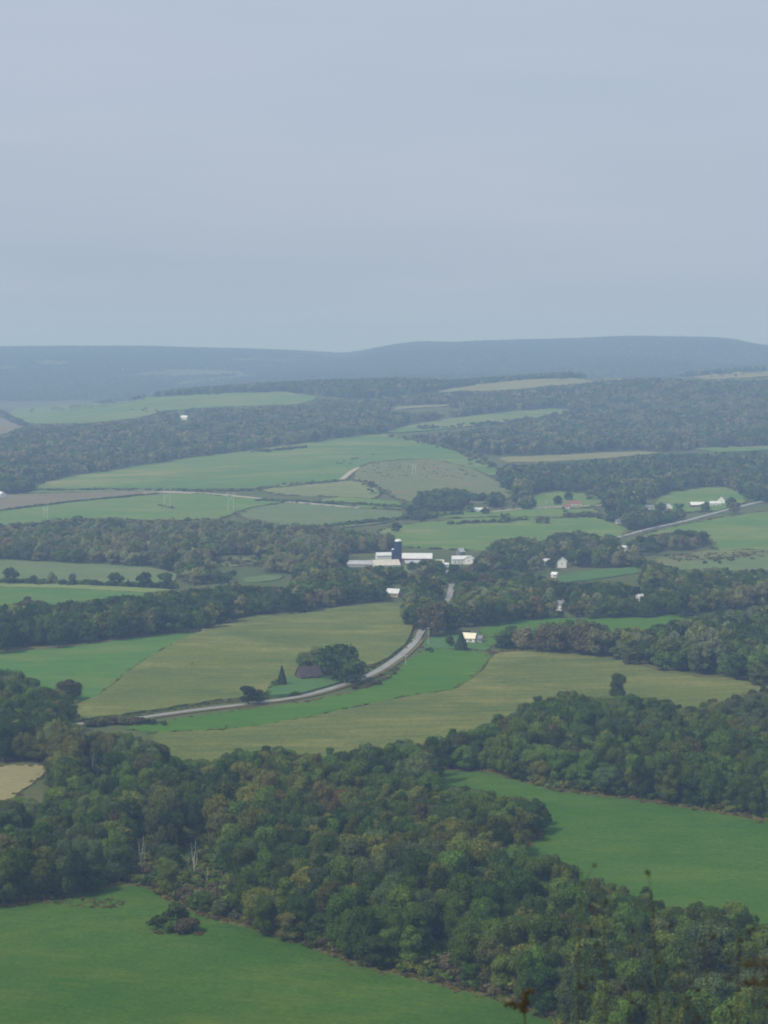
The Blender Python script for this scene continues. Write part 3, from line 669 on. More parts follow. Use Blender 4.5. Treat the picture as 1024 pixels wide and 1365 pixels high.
# --- single trees the photograph shows standing by themselves
LONE = [ # u, base row, top row, colour, widen, label, name
 (376,916,887,'fir',1.15,'dark conical conifer left of the weathered brown barn','conifer'),
 (331,940,912,'dark',1.25,'larger round dark tree of the pair at the road bend left of the conifer',''),
 (346,939,918,'dark',1.1,'smaller dark tree of the pair at the road bend left of the conifer',''),
 (451,909,857,'dark',1.3,'tallest dark tree, with its crown right of the weathered brown barn',''),
 (424,893,862,'olive',1.6,'olive tree rising behind the roof of the weathered brown barn',''),
 (468,912,868,'mid',1.25,'green tree between the tallest barnyard tree and the road',''),
 (436,903,868,'dark',1.4,'dark tree pressed against the right end of the weathered brown barn',''),
 (405,892,868,'mid',1.3,'green tree just behind the left half of the brown barn roof',''),
 (476,917,898,'dark',1.2,'low dark tree at the roadside beside the utility pole',''),
 (823,934,897,'mid',.95,'single upright tree standing out of the wood edge into the tan corn field',''),
 (92,933,905,'brown',1.8,'single brownish round tree at the lower corner of the left hay field',''),
 (12,779,756,'dark',1.1,'tallest dark hedgerow tree near the left edge below the olive pasture',''),
 (45,779,766,'dark',1.3,'low dark hedgerow tree second from the left below the olive pasture',''),
 (70,779,762,'grey',1.1,'grey-green leaning hedgerow tree third from the left below the olive pasture',''),
 (97,780,764,'grey',1.0,'thin grey-green hedgerow tree fourth from the left below the olive pasture',''),
 (129,782,772,'fir',1.2,'small pointed hedgerow tree midway along the row below the olive pasture',''),
 (152,782,763,'dark',1.35,'broad dark hedgerow tree just right of the small pointed one',''),
 (171,783,771,'fir',1.2,'small pointed hedgerow tree right of the broad dark one',''),
 (195,783,762,'dark',1.2,'round dark hedgerow tree left of the last one in the row',''),
 (220,784,763,'dark',1.3,'round dark hedgerow tree at the right-hand end of the row',''),
 (527,710,696,'dark',1.2,'lone dark tree in the green pasture above the blue silo',''),
 (672,698,684,'mid',1.3,'lone round tree at the pasture hedge below the long white ranch house',''),
 (719,699,687,'brown',1.2,'left brownish tree of the pair standing in the valley pasture',''),
 (729,699,688,'grey',1.2,'right greyish tree of the pair standing in the valley pasture',''),
 (744,674,660,'dark',1.2,'dark tree left of the red-roofed ranch house',''),
 (758,668,655,'dark',1.2,'dark tree directly behind the red-roofed ranch house',''),
 (787,667,653,'mid',1.2,'tree right of the red-roofed ranch house at the wood edge',''),
 (890,696,680,'dark',1.3,'dark tree above the far road, left of the rounder roadside tree',''),
 (909,693,681,'olive',1.5,'rounder tree beside the far road below the red house',''),
 (978,685,668,'brown',1.3,'brownish tree on the near side of the far road at right',''),
 (615,867,841,'fir',1.6,'dark broad evergreen in front of the cream-roofed house',''),
 (601,862,846,'dark',1.2,'low dark tree left of the evergreen by the cream-roofed house',''),
 (575,849,800,'brown',1.15,'big brownish tree where the road enters the village trees',''),
 (556,838,803,'dark',1.1,'tall dark tree left of the big brownish tree at the road',''),
 (600,846,806,'dark',1.15,'tall dark tree right of the big brownish tree at the road',''),
 (548,690,672,'dark',1.0,'dark tree above the lone pasture tree, left of the hillside clump',''),
 (669,868,842,'dark',1.2,'dark round tree at the left end of the mauve tree row by the corn',''),
 (695,868,833,'brown',1.15,'first mauve-brown tree from the left in the row above the corn',''),
 (722,870,832,'brown',1.25,'second mauve-brown tree in the row above the corn',''),
 (748,872,827,'brown',1.25,'third mauve-brown tree in the row above the corn',''),
 (775,874,826,'brown',1.25,'largest mauve-brown tree in the row above the corn',''),
 (798,877,832,'brown',1.2,'last mauve-brown tree at the right end of the row above the corn',''),
 (881,684,669,'dark',1.3,'dark tree between the grey-roofed and the broad-gabled far houses',''),
 (906,684,671,'mid',1.3,'green tree between the broad-gabled house and the red house',''),
 (941,682,668,'dark',1.3,'dark tree between the red house and the low white house',''),
 (975,678,662,'dark',1.3,'dark tree at the right end of the far house row',''),
 (626,684,673,'mid',1.4,'low green tree at the left end of the long white ranch house',''),
 (647,686,676,'dark',1.5,'low dark tree before the right end of the long white ranch house',''),
 (601,779,763,'mid',1.5,'green tree standing where the village road passes out of sight',''),
 (589,816,797,'dark',1.4,'dark tree left of the road gap among the village trees',''),
 (566,764,745,'dark',1.4,'dark tree in front of the right end of the red barn',''),
 (549,762,748,'mid',1.4,'green tree in front of the low grey farm shed',''),
 (583,768,750,'olive',1.5,'olive tree in front of the low tan farm shed',''),
 (604,768,751,'dark',1.4,'dark tree at the left corner of the white farmhouse',''),
 (508,800,781,'mid',1.3,'green tree left of the tan cottage',''),
 (545,800,780,'pale',1.4,'pale green tree right of the tan cottage',''),
 (735,760,744,'dark',1.3,'dark tree at the left wall of the tall white gabled house',''),
 (717,1112,1066,'dark',1.15,'dark tree at the tip of the spur beside the right green field',''),
 (623,1085,1046,'dark',1.1,'dark tree at the upper left of the spur by the right green field',''),
]
EXCL = []
for (uu, vb, vt, colr, wd, lab, nm) in LONE:
    p = at(uu, vb); h = (vb - vt)/F*p[1]*1.03
    if colr == 'fir': ti = T[('n' if p[1] < 1250 else 'm', 'fir')][0]
    else: ti = pick_type(colr, p[1])
    tree(nm or 'tree', ti, p, h, random.uniform(0, 6.28), lab, 'tree', wide=wd*min(1, 14/max(h, 1))**.0)
    EXCL.append((p[0], p[1], h*.33*wd))

rec = REC
A = np.array([(r[0], r[1], r[2], r[3]) for r in rec])
keep = np.ones(len(A), bool)
for x, y, rr in EXCL: keep &= np.hypot(A[:, 0]-x, A[:, 1]-y) > rr + 1.5
# no trees on the road
rp = road_pts[::2]
nearroad = np.where((A[:, 1] > 900) & (A[:, 1] < 2300))[0]
dd = np.min(np.hypot(A[nearroad, 0][:, None]-rp[None, :, 0], A[nearroad, 1][:, None]-rp[None, :, 1]), 1)
keep[nearroad[dd < 8]] = False
A = A[keep]; rec = [r for r, k in zip(rec, keep) if k]
ttype = np.array([pick_type(r[4], r[1]) for r in rec])
wide = np.where(A[:, 1] < 1250, rng.uniform(.70, 1.12, len(A)), rng.uniform(.82, 1.2, len(A))) * np.clip(16/A[:, 3], .85, 1.35); rot = rng.uniform(0, 6.28, len(A))
# how much of each tree the camera sees, nearest first
order = np.argsort(A[:, 1]); cov = np.zeros((456, 342), bool); vis = np.zeros(len(A))
UB, VB = project(A[:, 0], A[:, 1], A[:, 2]); UT, VT = project(A[:, 0], A[:, 1], A[:, 2] + A[:, 3])
for i in order:
    if A[i, 1] > 2000: break
    hpx = (VB[i]-VT[i])/3; wpx = hpx*.36*wide[i]; uc, vc = UB[i]/3, VT[i]/3 + hpx*.5
    x0, x1 = int(max(0, uc-wpx)), int(min(342, uc+wpx+1)); y0, y1 = int(max(0, vc-hpx*.5)), int(min(456, vc+hpx*.5+1))
    if x1 <= x0 or y1 <= y0: continue
    yy, xx = np.mgrid[y0:y1, x0:x1]
    m = ((xx+.5-uc)/wpx)**2 + ((yy+.5-vc)/(hpx*.5))**2 < 1
    vis[i] = (m & ~cov[y0:y1, x0:x1]).sum(); cov[y0:y1, x0:x1] |= m
best = np.argsort(-vis)[:258]; chosen = np.zeros(len(A), bool); chosen[best] = True

LAND = [((190,1168),'pale forked dead trunk'),((258,1178),'twin white dead trunks'),((125,1035),'split pale snag'),((235,1225),'meadow shrub clump'),
        ((715,1100),'tip of the spur'),((30,1045),'straw field'),((572,1282),'short pale trunk'),
        ((695,1340),'goldenrod plume'),((880,1075),'green field top edge'),((823,922),'upright corn-field tree'),((1000,1225),'green field lower corner'),
        ((450,1278),'near meadow edge'),((60,1205),'meadow edge left end'),((430,1005),'tan corn field edge'),((95,940),'road left end'),((600,990),'green field top corner'),
        ((960,925),'tan corn field tip'),((860,1300),'tall dry stalks'),((150,1010),'bright grass strip end'),((720,1240),'front wood middle'),((430,1120),'deep wood middle'),((100,820),'dark treeline middle'),
        ((300,790),'dark treeline right end'),((930,860),'wood past the corn'),((800,790),'village houses'),((640,800),'village road gap')]
LP = np.array([p for p, _ in LAND], float)
NEWLAB = {}
for i in best:
    t = TYPES[ttype[i]]; ub, vb = UB[i], VB[i] - (VB[i]-VT[i])*.35
    d = np.hypot((LP[:, 0]-ub), (LP[:, 1]-vb)*1.5); k = int(np.argmin(d)); du, dv = ub-LP[k, 0], vb-LP[k, 1]
    rel = ('just ' if d[k] < 28 else 'well ' if d[k] > 75 else '')
    if abs(du) > abs(dv)*1.6: w = rel + ('left' if du < 0 else 'right') + ' of'
    elif abs(dv) > abs(du)*1.6: w = rel + ('behind' if dv < 0 else 'in front of')
    else: w = rel + ('behind' if dv < 0 else 'in front') + ' and ' + ('left' if du < 0 else 'right') + ' of'
    size = 'tall' if A[i, 3] > 14.2 else 'low' if A[i, 3] < 11 else 'middling'
    shp = 'pointed' if t['shape'] == 'cone' else 'narrow' if (t['tall'] or wide[i] < 1.0) else 'broad' if wide[i] > 1.18 else 'round'
    lab = f"{size} {shp} {WORD[t['col']]} tree {w} the {LAND[k][1]}"
    NEWLAB.setdefault(lab, []).append((ub, tree('tree', int(ttype[i]), A[i, :3], A[i, 3], rot[i], lab, 'tree', 'woodland trees near the ' + LAND[k][1], wide[i])))
for lab, lst in NEWLAB.items():      # look-alikes by the same landmark are told apart by which stands further left
    lst.sort(key=lambda q: q[0])
    words_ = {2: ['left-hand', 'right-hand'], 3: ['leftmost', 'middle', 'rightmost'], 4: ['leftmost', 'inner left', 'inner right', 'rightmost']}.get(len(lst))
    if words_:
        for wd_, (_, o) in zip(words_, lst): o['label'] = wd_ + ' ' + (lab if len(lab.replace('-', ' ').split()) < 14 else lab.replace(' well', '').replace(' just', ''))

def instancer(name, XYZ, S, ROT, TY, sources, cat=None, label=None):
    me = bpy.data.meshes.new(name); n = len(XYZ)
    me.vertices.add(n); me.vertices.foreach_set('co', np.asarray(XYZ, np.float32).ravel())
    a = me.attributes.new('kind_index', 'INT', 'POINT'); a.data.foreach_set('value', np.asarray(TY, np.int32))
    a = me.attributes.new('stretch', 'FLOAT_VECTOR', 'POINT'); a.data.foreach_set('vector', np.asarray(S, np.float32).ravel())
    rv = np.zeros((n, 3), np.float32); rv[:, 2] = ROT
    a = me.attributes.new('turn', 'FLOAT_VECTOR', 'POINT'); a.data.foreach_set('vector', rv.ravel())
    o = link(name, me); tag(o, label, cat, kind='stuff')
    ng = bpy.data.node_groups.new(name + '_scatter', 'GeometryNodeTree')
    ng.interface.new_socket('Geometry', in_out='INPUT', socket_type='NodeSocketGeometry')
    ng.interface.new_socket('Geometry', in_out='OUTPUT', socket_type='NodeSocketGeometry')
    N, L = ng.nodes, ng.links
    gi = N.new('NodeGroupInput'); go = N.new('NodeGroupOutput'); J = N.new('GeometryNodeJoinGeometry')
    def attr(nm, dt):
        q = N.new('GeometryNodeInputNamedAttribute'); q.data_type = dt; q.inputs['Name'].default_value = nm; return q.outputs['Attribute']
    ki, st, tu = attr('kind_index', 'INT'), attr('stretch', 'FLOAT_VECTOR'), attr('turn', 'FLOAT_VECTOR')
    for k in sorted(set(int(x) for x in TY)):
        cmp_ = N.new('FunctionNodeCompare'); cmp_.data_type = 'INT'; cmp_.operation = 'EQUAL'
        ins = [s for s in cmp_.inputs if s.type == 'INT']
        L.new(ki, ins[0]); ins[1].default_value = k
        sep = N.new('GeometryNodeSeparateGeometry'); sep.domain = 'POINT'
        L.new(gi.outputs[0], sep.inputs['Geometry']); L.new(cmp_.outputs[0], sep.inputs['Selection'])
        jj = N.new('GeometryNodeJoinGeometry')
        for src in sources[k]:
            oi = N.new('GeometryNodeObjectInfo'); oi.transform_space = 'ORIGINAL'; oi.inputs['Object'].default_value = src
            L.new(oi.outputs['Geometry'], jj.inputs[0])
        g2 = N.new('GeometryNodeGeometryToInstance'); L.new(jj.outputs[0], g2.inputs[0])
        ip = N.new('GeometryNodeInstanceOnPoints')
        L.new(sep.outputs[0], ip.inputs['Points']); L.new(g2.outputs[0], ip.inputs['Instance'])
        L.new(tu, ip.inputs['Rotation']); L.new(st, ip.inputs['Scale'])
        L.new(ip.outputs[0], J.inputs[0])
    L.new(J.outputs[0], go.inputs[0])
    md = o.modifiers.new('scatter', 'NODES'); md.node_group = ng
    return o

rest = ~chosen
# every kind used by the mass needs one real tree to copy from: take the one that shows largest
for k in set(int(x) for x in ttype[rest]):
    if TYPES[k]['src'] is None:
        ii = np.where(rest & (ttype == k) & (UB > 20) & (UB < 1004))[0]
        ii = ii if len(ii) else np.where(rest & (ttype == k))[0]
        i = ii[np.argmin(A[ii, 1])]
        pl = {'brown wood': 'in the brownish wood left of the farm', 'village wood': 'among the village trees', 'hill wood': 'at the lower edge of the hillside wood', 'hill': 'on the far blue hill',
              'dark treeline': 'in the dark treeline', 'dark wood': 'in the dark wood at right'}.get(rec[i][5], 'in the ' + rec[i][5])
        tree('tree', k, A[i, :3], A[i, 3], rot[i], f"nearest {WORD[TYPES[k]['col']]} tree {pl}", 'tree', wide=wide[i])
        rest[i] = False
s = A[:, 3]/H0
S = np.stack([s*wide, s*wide, s], 1)
print('trees', len(A), 'rest', rest.sum())
instancer('woodland', A[rest, :3], S[rest], rot[rest], ttype[rest], {k: TYPES[k]['src'] for k in range(len(TYPES))}, 'woodland', 'mixed green and brown woodland covering the valley and the hills')

M['goldflower'] = plain('gold_flower', (.065, .048, .018), .9, .5, 60); M['stem'] = plain('weed_stem', (.055, .042, .024), .9, .4, 30); M['dryseed'] = plain('dry_seed', (.035, .026, .018), .95, .4, 60)

DENOISE = True

HAZE_COL = (.46, .65, 1.0, 1); HAZE_D = 1.55e-4; HAZE_G = 0.0
SUN_E = 2.8
SKY_LOW, SKY_HIGH, SKY_CLOUD, SKY_DARK = (4.2, 5.0, 6.2), (4.65, 5.45, 6.7), (5.6, 6.05, 7.15), (4.3, 5.0, 6.2)
# ------------------------------------------------------------------ shrubs and rough margins
SHR = []
def shrub_type(colr, seed, n=420, size=.26, rx=.5, zc=.42, rz=.38, lobes=9):
    me = crown_mesh('shrub', seed, n, size*H0/3., rx, zc, rz, lobes, (.2, .3), 0)
    me.transform(__import__('mathutils').Matrix.Scale(3./H0, 4)); me.materials.append(FM[colr]); SHR.append([me, None, colr]); return len(SHR)-1
FM['straw'] = foliage_mat('leaves_straw', (.20, .16, .065)); FM['gold'] = foliage_mat('leaves_gold', (.21, .185, .05)); FM['mauve'] = foliage_mat('leaves_mauve', (.12, .105, .06))
WORD.update(straw='straw-coloured', gold='golden', mauve='mauve-brown')
s_dark, s_mid, s_straw, s_gold, s_mauve, s_olive = [shrub_type(c, 500+i) for i, c in enumerate(('dark', 'mid', 'straw', 'gold', 'mauve', 'olive'))]
s_big = shrub_type('dark', 520, 1500, .17); s_big2 = shrub_type('mauve', 521, 1300, .17)
def shrub(k, u, vb, h, wd, label, name='shrub', group=None):
    p = at(u, vb); o = bpy.data.objects.new(name, SHR[k][0]); COL.objects.link(o); o.location = p
    s = h/3.; o.scale = (s*wd, s*wd, s); o.rotation_euler.z = random.uniform(0, 6.28); tag(o, label, 'shrub', group)
    if SHR[k][1] is None: SHR[k][1] = o
    return o
shrub(s_big, 234, 1230, 8.0, 1.1, 'tallest rounded dark shrub at the back of the clump in the near meadow')
shrub(s_dark, 212, 1239, 5.2, 1.5, 'small dark shrub at the left end of the clump in the near meadow')
shrub(s_big2, 249, 1243, 6.2, 1.6, 'wide brownish shrub at the front of the clump in the near meadow')
shrub(s_mid, 228, 1243, 4.8, 1.4, 'mid green shrub between the dark and the brownish shrub in the meadow clump')
shrub(s_gold, 211, 1245, 1.4, 2.6, 'low golden weeds at the left foot of the meadow shrub clump')
shrub(s_straw, 266, 1245, 1.2, 3.4, 'low straw-coloured weeds at the right foot of the meadow shrub clump')
shrub(s_olive, 394, 929, 4.0, 1.2, 'small round bush on the lawn below the weathered brown barn')
shrub(s_mauve, 504, 914, 4.0, 1.4, 'brownish bush at the roadside right of the utility pole')
shrub(s_dark, 572, 870, 4.0, 1.3, 'round dark bush at the road corner above the bright grass strip')
shrub(s_dark, 368, 917, 4.0, 1.2, 'dark bush at the foot of the conifer by the brown barn')
HEDGE = []   # X,Y,Z,h,w,type
def along(pix, n, hr, types, spread=2., wd=(1., 1.6)):
    W = ground_at(*np.array(pix, float).T); d = np.concatenate([[0], np.cumsum(np.hypot(*np.diff(W[:, :2], axis=0).T))])
    q = np.sort(rng.uniform(0, d[-1], n))
    x = np.interp(q, d, W[:, 0]) + rng.normal(0, spread, n); y = np.interp(q, d, W[:, 1]) + rng.normal(0, spread, n)
    z = terr(x, y)
    for i in range(n): HEDGE.append((x[i], y[i], z[i], rng.uniform(*hr), rng.uniform(*wd), random.choice(types)))
def patch(poly, n, hr, types, wd=(1., 1.6)):
    P = np.array(poly, float); u = rng.uniform(P[:, 0].min(), P[:, 0].max(), n*4); v = rng.uniform(P[:, 1].min(), P[:, 1].max(), n*4)
    ok = inside(P, u, v); g = ground_at(u[ok][:n], v[ok][:n])
    for p in g: HEDGE.append((*p, rng.uniform(*hr), rng.uniform(*wd), random.choice(types)))
up = lambda P, d: [(a, b-d) for a, b in P]
along(up(NEAR_EDGE, 2), 520, (.7, 1.8), [s_straw, s_gold, s_olive, s_mauve, s_straw], 1.3)
along(up(NEAR_EDGE[4:], 8), 300, (1.8, 4.5), [s_mauve, s_dark, s_mid, s_olive, s_mauve], 2.2)
along(up(NEAR_EDGE[5:], 18), 220, (3, 6.5), [s_mauve, s_dark, s_mid, s_olive], 3.)
along(up(NEAR_EDGE[:6], 7), 150, (1.5, 4), [s_dark, s_mid, s_olive], 2)
patch([(30,1204),(95,1195),(150,1200),(170,1205),(150,1213),(100,1210)][::1], 160, (.4, 1.1), [s_straw, s_olive, s_olive, s_mauve])
along(up(RIGHT_EDGE, 1.5), 420, (.8, 2.0), [s_straw, s_olive, s_gold, s_mauve], 1.4)
along(up(RIGHT_EDGE[2:], 6), 200, (2, 5), [s_mid, s_dark, s_olive], 2.5)
along([(690,1131),(705,1123),(722,1112)], 30, (1, 2.4), [s_straw, s_olive], 1.5)
along([(110,963),(160,958),(220,948),(280,939),(330,935)], 130, (.5, 1.2), [s_mid, s_olive, s_olive, s_mid], 1.2)
along([(110,970),(140,966),(175,965),(210,966)], 50, (2, 4.5), [s_dark, s_mid, s_mauve], 2)
along([(245,938),(275,934),(300,934)], 26, (.8, 1.8), [s_straw, s_mauve], 2)
along([(350,934),(362,920),(370,908)], 45, (1.5, 3), [s_dark, s_mid], 1)
along([(480,900),(500,888),(522,874),(540,860),(552,848)], 110, (.7, 2.0), [s_dark, s_mid, s_olive], 1.8)
along([(470,918),(490,916),(512,905),(528,893)], 70, (1.2, 3.2), [s_olive, s_mid, s_mauve], 2)
along([(232,915),(245,898),(262,882),(286,866)], 22, (1., 2.2), [s_dark, s_olive], 2)
along([(322,905),(340,893)], 10, (1., 2.), [s_dark, s_olive], 1)
patch([(268,973),(300,968),(325,974),(300,979)], 22, (.6, 1.4), [s_mauve, s_straw])
along([(400,815),(450,818),(500,816),(470,822)], 40, (1, 2.5), [s_olive, s_straw, s_mid], 2)
along([(-60,779),(0,777),(60,779),(120,780),(180,782),(232,785)], 260, (2.5, 5.5), [s_dark, s_dark, s_mid], 2.5)
along([(-60,655),(0,655),(60,655),(150,654),(220,655),(250,655),(330,655),(400,648),(452,643)], 330, (2, 5), [s_dark, s_mid, s_olive], 4)
along([(-60,690),(0,682),(100,670),(190,661.5)], 280, (2, 4.5), [s_dark, s_dark, s_mid], 2)
along([(340,668),(400,670),(470,673),(540,678)], 200, (2, 5), [s_dark, s_mid], 4)
along([(430,704),(480,699),(530,693),(580,690),(610,686)], 170, (2, 6), [s_dark, s_mid], 4)
along([(600,700),(640,698),(665,697),(700,694)], 60, (2, 6), [s_dark, s_mid, s_mauve], 4)
along([(760,691),(790,688),(815,694)], 50, (3, 7), [s_mauve, s_mid], 6)
along([(348,603),(372,601),(400,598)], 70, (3, 7), [s_dark, s_dark, s_mauve], 7)
along([(450,620),(480,610),(505,605)], 8, (3, 5), [s_dark, s_mid], 10)
patch([(480,625),(500,618),(560,617),(630,628),(640,640),(560,638),(490,640)], 420, (.8, 3.2), [s_mauve, s_olive, s_straw, s_olive, s_mid])
patch([(210,675),(225,674),(232,679),(215,680)], 10, (2, 4), [s_dark])
patch([(880,741),(1024,736),(1080,737),(1080,744),(1024,743),(900,750)], 420, (.8, 2.6), [s_mauve, s_mauve, s_olive, s_straw])
patch([(930,748),(1010,741),(1010,748),(940,754)], 14, (2, 4), [s_dark, s_mid])
patch([(0,815),(40,800),(60,806),(30,818)], 14, (3, 6), [s_mauve])
along([(655,871),(700,869),(740,873)], 50, (1, 2.2), [s_straw, s_olive], 1.5)
along([(180,547),(200,549),(215,553)], 14, (3, 7), [s_dark], 8)
patch([(240,548),(290,545),(310,552),(250,556)], 40, (4, 9), [s_dark, s_mid])
for B in EDGES:   # ragged grass where one field meets the next
    far = B[:, 1].mean() > 2300
    if B[:, 1].mean() > 6500: continue
    d = np.concatenate([[0], np.cumsum(np.hypot(*np.diff(B[:, :2], axis=0).T))]); n = int(d[-1]/(2.2 if B[:, 1].mean() < 1500 else 4.5 if not far else 8))
    q = rng.uniform(0, d[-1], n); x = np.interp(q, d, B[:, 0]) + rng.normal(0, 1.2, n); y = np.interp(q, d, B[:, 1]) + rng.normal(0, 1.6, n); z = terr(x, y)
    for i in range(n): HEDGE.append((x[i], y[i], z[i] + .2, *((rng.uniform(.8, 2.6), rng.uniform(1.5, 4.)) if far else (rng.uniform(.3, 1.0), rng.uniform(1.4, 2.8))), random.choice([s_olive, s_straw, s_mid if far else s_straw])))
patch([(180,1178),(190,1160),(205,1165),(270,1165),(310,1180),(330,1215),(280,1215),(240,1200),(205,1182)], 170, (1.5, 4.5), [s_mauve, s_mid, s_olive, s_mid])
patch([(172,1116),(290,1118),(312,1150),(312,1186),(180,1170)], 330, (2., 5.), [s_dark, s_mid, s_dark, s_olive])
patch([(558,1262),(618,1268),(618,1302),(560,1288)], 120, (1.5, 4.), [s_dark, s_mid, s_olive])
patch([(112,1000),(136,1000),(136,1038),(112,1038)], 60, (2, 5), [s_dark, s_mid])
# loose bushes and young trees scattered over the pastures
patch([(520,682),(800,679),(800,690),(560,692)], 14, (1.5, 5), [s_mid, s_dark, s_mauve])
patch([(290,746),(345,745),(345,756),(292,756)], 60, (1.2, 4), [s_mauve, s_olive, s_straw])
along([(345,651),(400,646),(470,641),(500,650),(512,660)], 70, (1.5, 5), [s_mid, s_olive, s_dark], 8)
along([(560,572),(600,571),(660,566),(730,557),(780,549)], 110, (3, 9), [s_mid, s_dark, s_mauve], 12)
along([(510,580),(560,590),(620,605),(668,628),(690,662)], 120, (2, 8), [s_mid, s_mauve, s_dark, s_olive], 10)
HD = np.array(HEDGE); sh = HD[:, 3]/3.
instancer('undergrowth', HD[:, :3], np.stack([sh*HD[:, 4], sh*HD[:, 4], sh], 1), rng.uniform(0, 6.28, len(HD)), HD[:, 5].astype(int),
          {k: [SHR[k][1]] for k in range(6)}, 'undergrowth', 'mixed dry and green undergrowth along hedges and field edges')

# ------------------------------------------------------------------ dead trees
def dead_tree(u, vb, vt, forks, label, seed, r=.32):
    g = np.random.default_rng(seed); p = at(u, vb); h = (vb-vt)/F*p[1]*1.08
    e = empty('dead_tree', p, g.uniform(0, 6)); e.rotation_euler.z = 0; tag(e, label, 'dead tree')
    b = MB(); b.tube([(0, 0, -.5), (.1, 0, h*.3), (-.1, .1, h*.55)], [r, r*.8, r*.6], 8); b.build('trunk', M['pale_bark'], e)
    for k in range(forks):
        sx = (-1)**k*(.5+.5*k/2); b = MB(); z0 = h*(.5 - .14*k)
        b.tube([(-.05, .05, z0), (sx*.09*h*.6, g.normal()*.2, z0+h*.16), (sx*.09*h, g.normal()*.4, h*(1-.1*k))], [r*.55, r*.42, r*.12], 6)
        for q in range(3):
            zz = z0 + h*.12*(q+1); x = sx*.08*h; b.tube([(x*.8, 0, zz), (x+g.normal()*.6, g.normal()*.6, zz+h*.1)], [r*.2, r*.05], 4)
        b.build('branch', M['pale_bark'], e)
dead_tree(189, 1171, 1116, 3, 'tall pale forked dead trunk at the top of the near meadow', 1)
dead_tree(197, 1171, 1150, 1, 'thin short dead stem right beside the tall pale forked trunk', 2, .16)
dead_tree(251, 1172, 1136, 2, 'left of the twin white dead trunks, leaning and forked', 3, .24)
dead_tree(259, 1172, 1120, 3, 'right and taller of the twin white dead trunks', 4)
dead_tree(276, 1184, 1157, 1, 'straight white snag just right of the twin dead trunks', 5, .2)
dead_tree(299, 1180, 1163, 1, 'short thick white snag right of the straight one', 6, .22)
dead_tree(252, 1193, 1183, 1, 'short white stump stem below the twin dead trunks', 7, .2)
dead_tree(124, 1034, 1005, 2, 'split pale snag in the wood below the road', 8, .3)
dead_tree(572, 1287, 1268, 2, 'short pale double trunk at the meadow edge in the front wood', 9, .2)
dead_tree(608, 1296, 1272, 1, 'thin pale stem at the meadow edge right of the double trunk', 10, .14)

# ------------------------------------------------------------------ buildings
def house(name, label, u, vb, L, Wd, h, rh, rz, wall, roof, cat='house', chim=False, win=3, door=True, gable_win=True, over=.5, roofpart=None, base=0., loc=None, group=None):
    p = at(u, vb) if loc is None else loc
    e = empty(name, (p[0], p[1] + Wd*.4, p[2]), rz); tag(e, label, cat, group)
    zt = float(terr(p[0], p[1] + Wd*.4)); e.location.z = zt + .2
    x, y = L/2, Wd/2; b = MB()
    V = [(-x,-y,-1.5),(x,-y,-1.5),(x,y,-1.5),(-x,y,-1.5),(-x,-y,h),(x,-y,h),(x,y,h),(-x,y,h),(-x,0,h+rh),(x,0,h+rh)]
    b.add(V, [(0,3,2,1),(0,1,5,4),(2,3,7,6),(1,2,6,9,5),(3,0,4,8,7)]); b.build('wall', M[wall], e)
    r = MB(); t = .22; k = over*rh/y
    for sgn in (-1, 1):
        ye = sgn*(y+over); ze = h - k
        V = [(-x-over, ye, ze+.06), (x+over, ye, ze+.06), (x+over, 0, h+rh+.06), (-x-over, 0, h+rh+.06)]
        V2 = [(a, b_, c+t) for a, b_, c in V]
        r.add(V + V2, [(4,5,6,7),(3,2,1,0),(0,1,5,4),(1,2,6,5),(3,0,4,7)] if sgn < 0 else [(7,6,5,4),(0,1,2,3),(4,5,1,0),(5,6,2,1),(7,4,0,3)])
    ro = r.build('roof', M[roof], e)
    if chim:
        c = MB(); c.box(x*.3, x*.3+.8, -.4, .4, h+rh-.6, h+rh+1.3); c.build('chimney', M['stone'], ro)
    if door:
        d = MB(); d.box(x*.1-.5, x*.1+.5, -y-.06, -y, -.2, 2.0); d.build('door', M['wood'], e)
    for i in range(win):
        wx = -x + L*(i+.7)/(win+.4); 
        if door and abs(wx - x*.1) < 1.1: wx += 1.6
        w = MB(); w.box(wx-.55, wx+.55, -y-.05, -y, .95, 2.15); wo = w.build('window', M['glass'], e)
        f = MB(); f.box(wx-.68, wx+.68, -y-.09, -y-.05, 2.15, 2.3).box(wx-.68, wx+.68, -y-.09, -y-.05, .8, .95); f.build('frame', M['white'], wo)
    if gable_win:
        for sx in (-1, 1):
            w = MB(); w.box(min(sx*x, sx*(x+.05)), max(sx*x, sx*(x+.05)), -.5, .5, h*.5+.2, h*.5+1.3); w.build('window', M['glass'], e)
    return e
house('barn', 'old weathered brown barn with a sagging roof beside the road bend', 411, 908, 13, 9, 3.0, 5.2, R(24), 'brown', 'brownroof', 'barn', win=2, gable_win=True)
p = at(432, 905)
house('shed', 'small white shed at the right end of the weathered brown barn', 428, 900, 3, 2.6, 2.6, .8, R(10), 'white', 'greyroof', 'shed', win=1, door=False, gable_win=False)

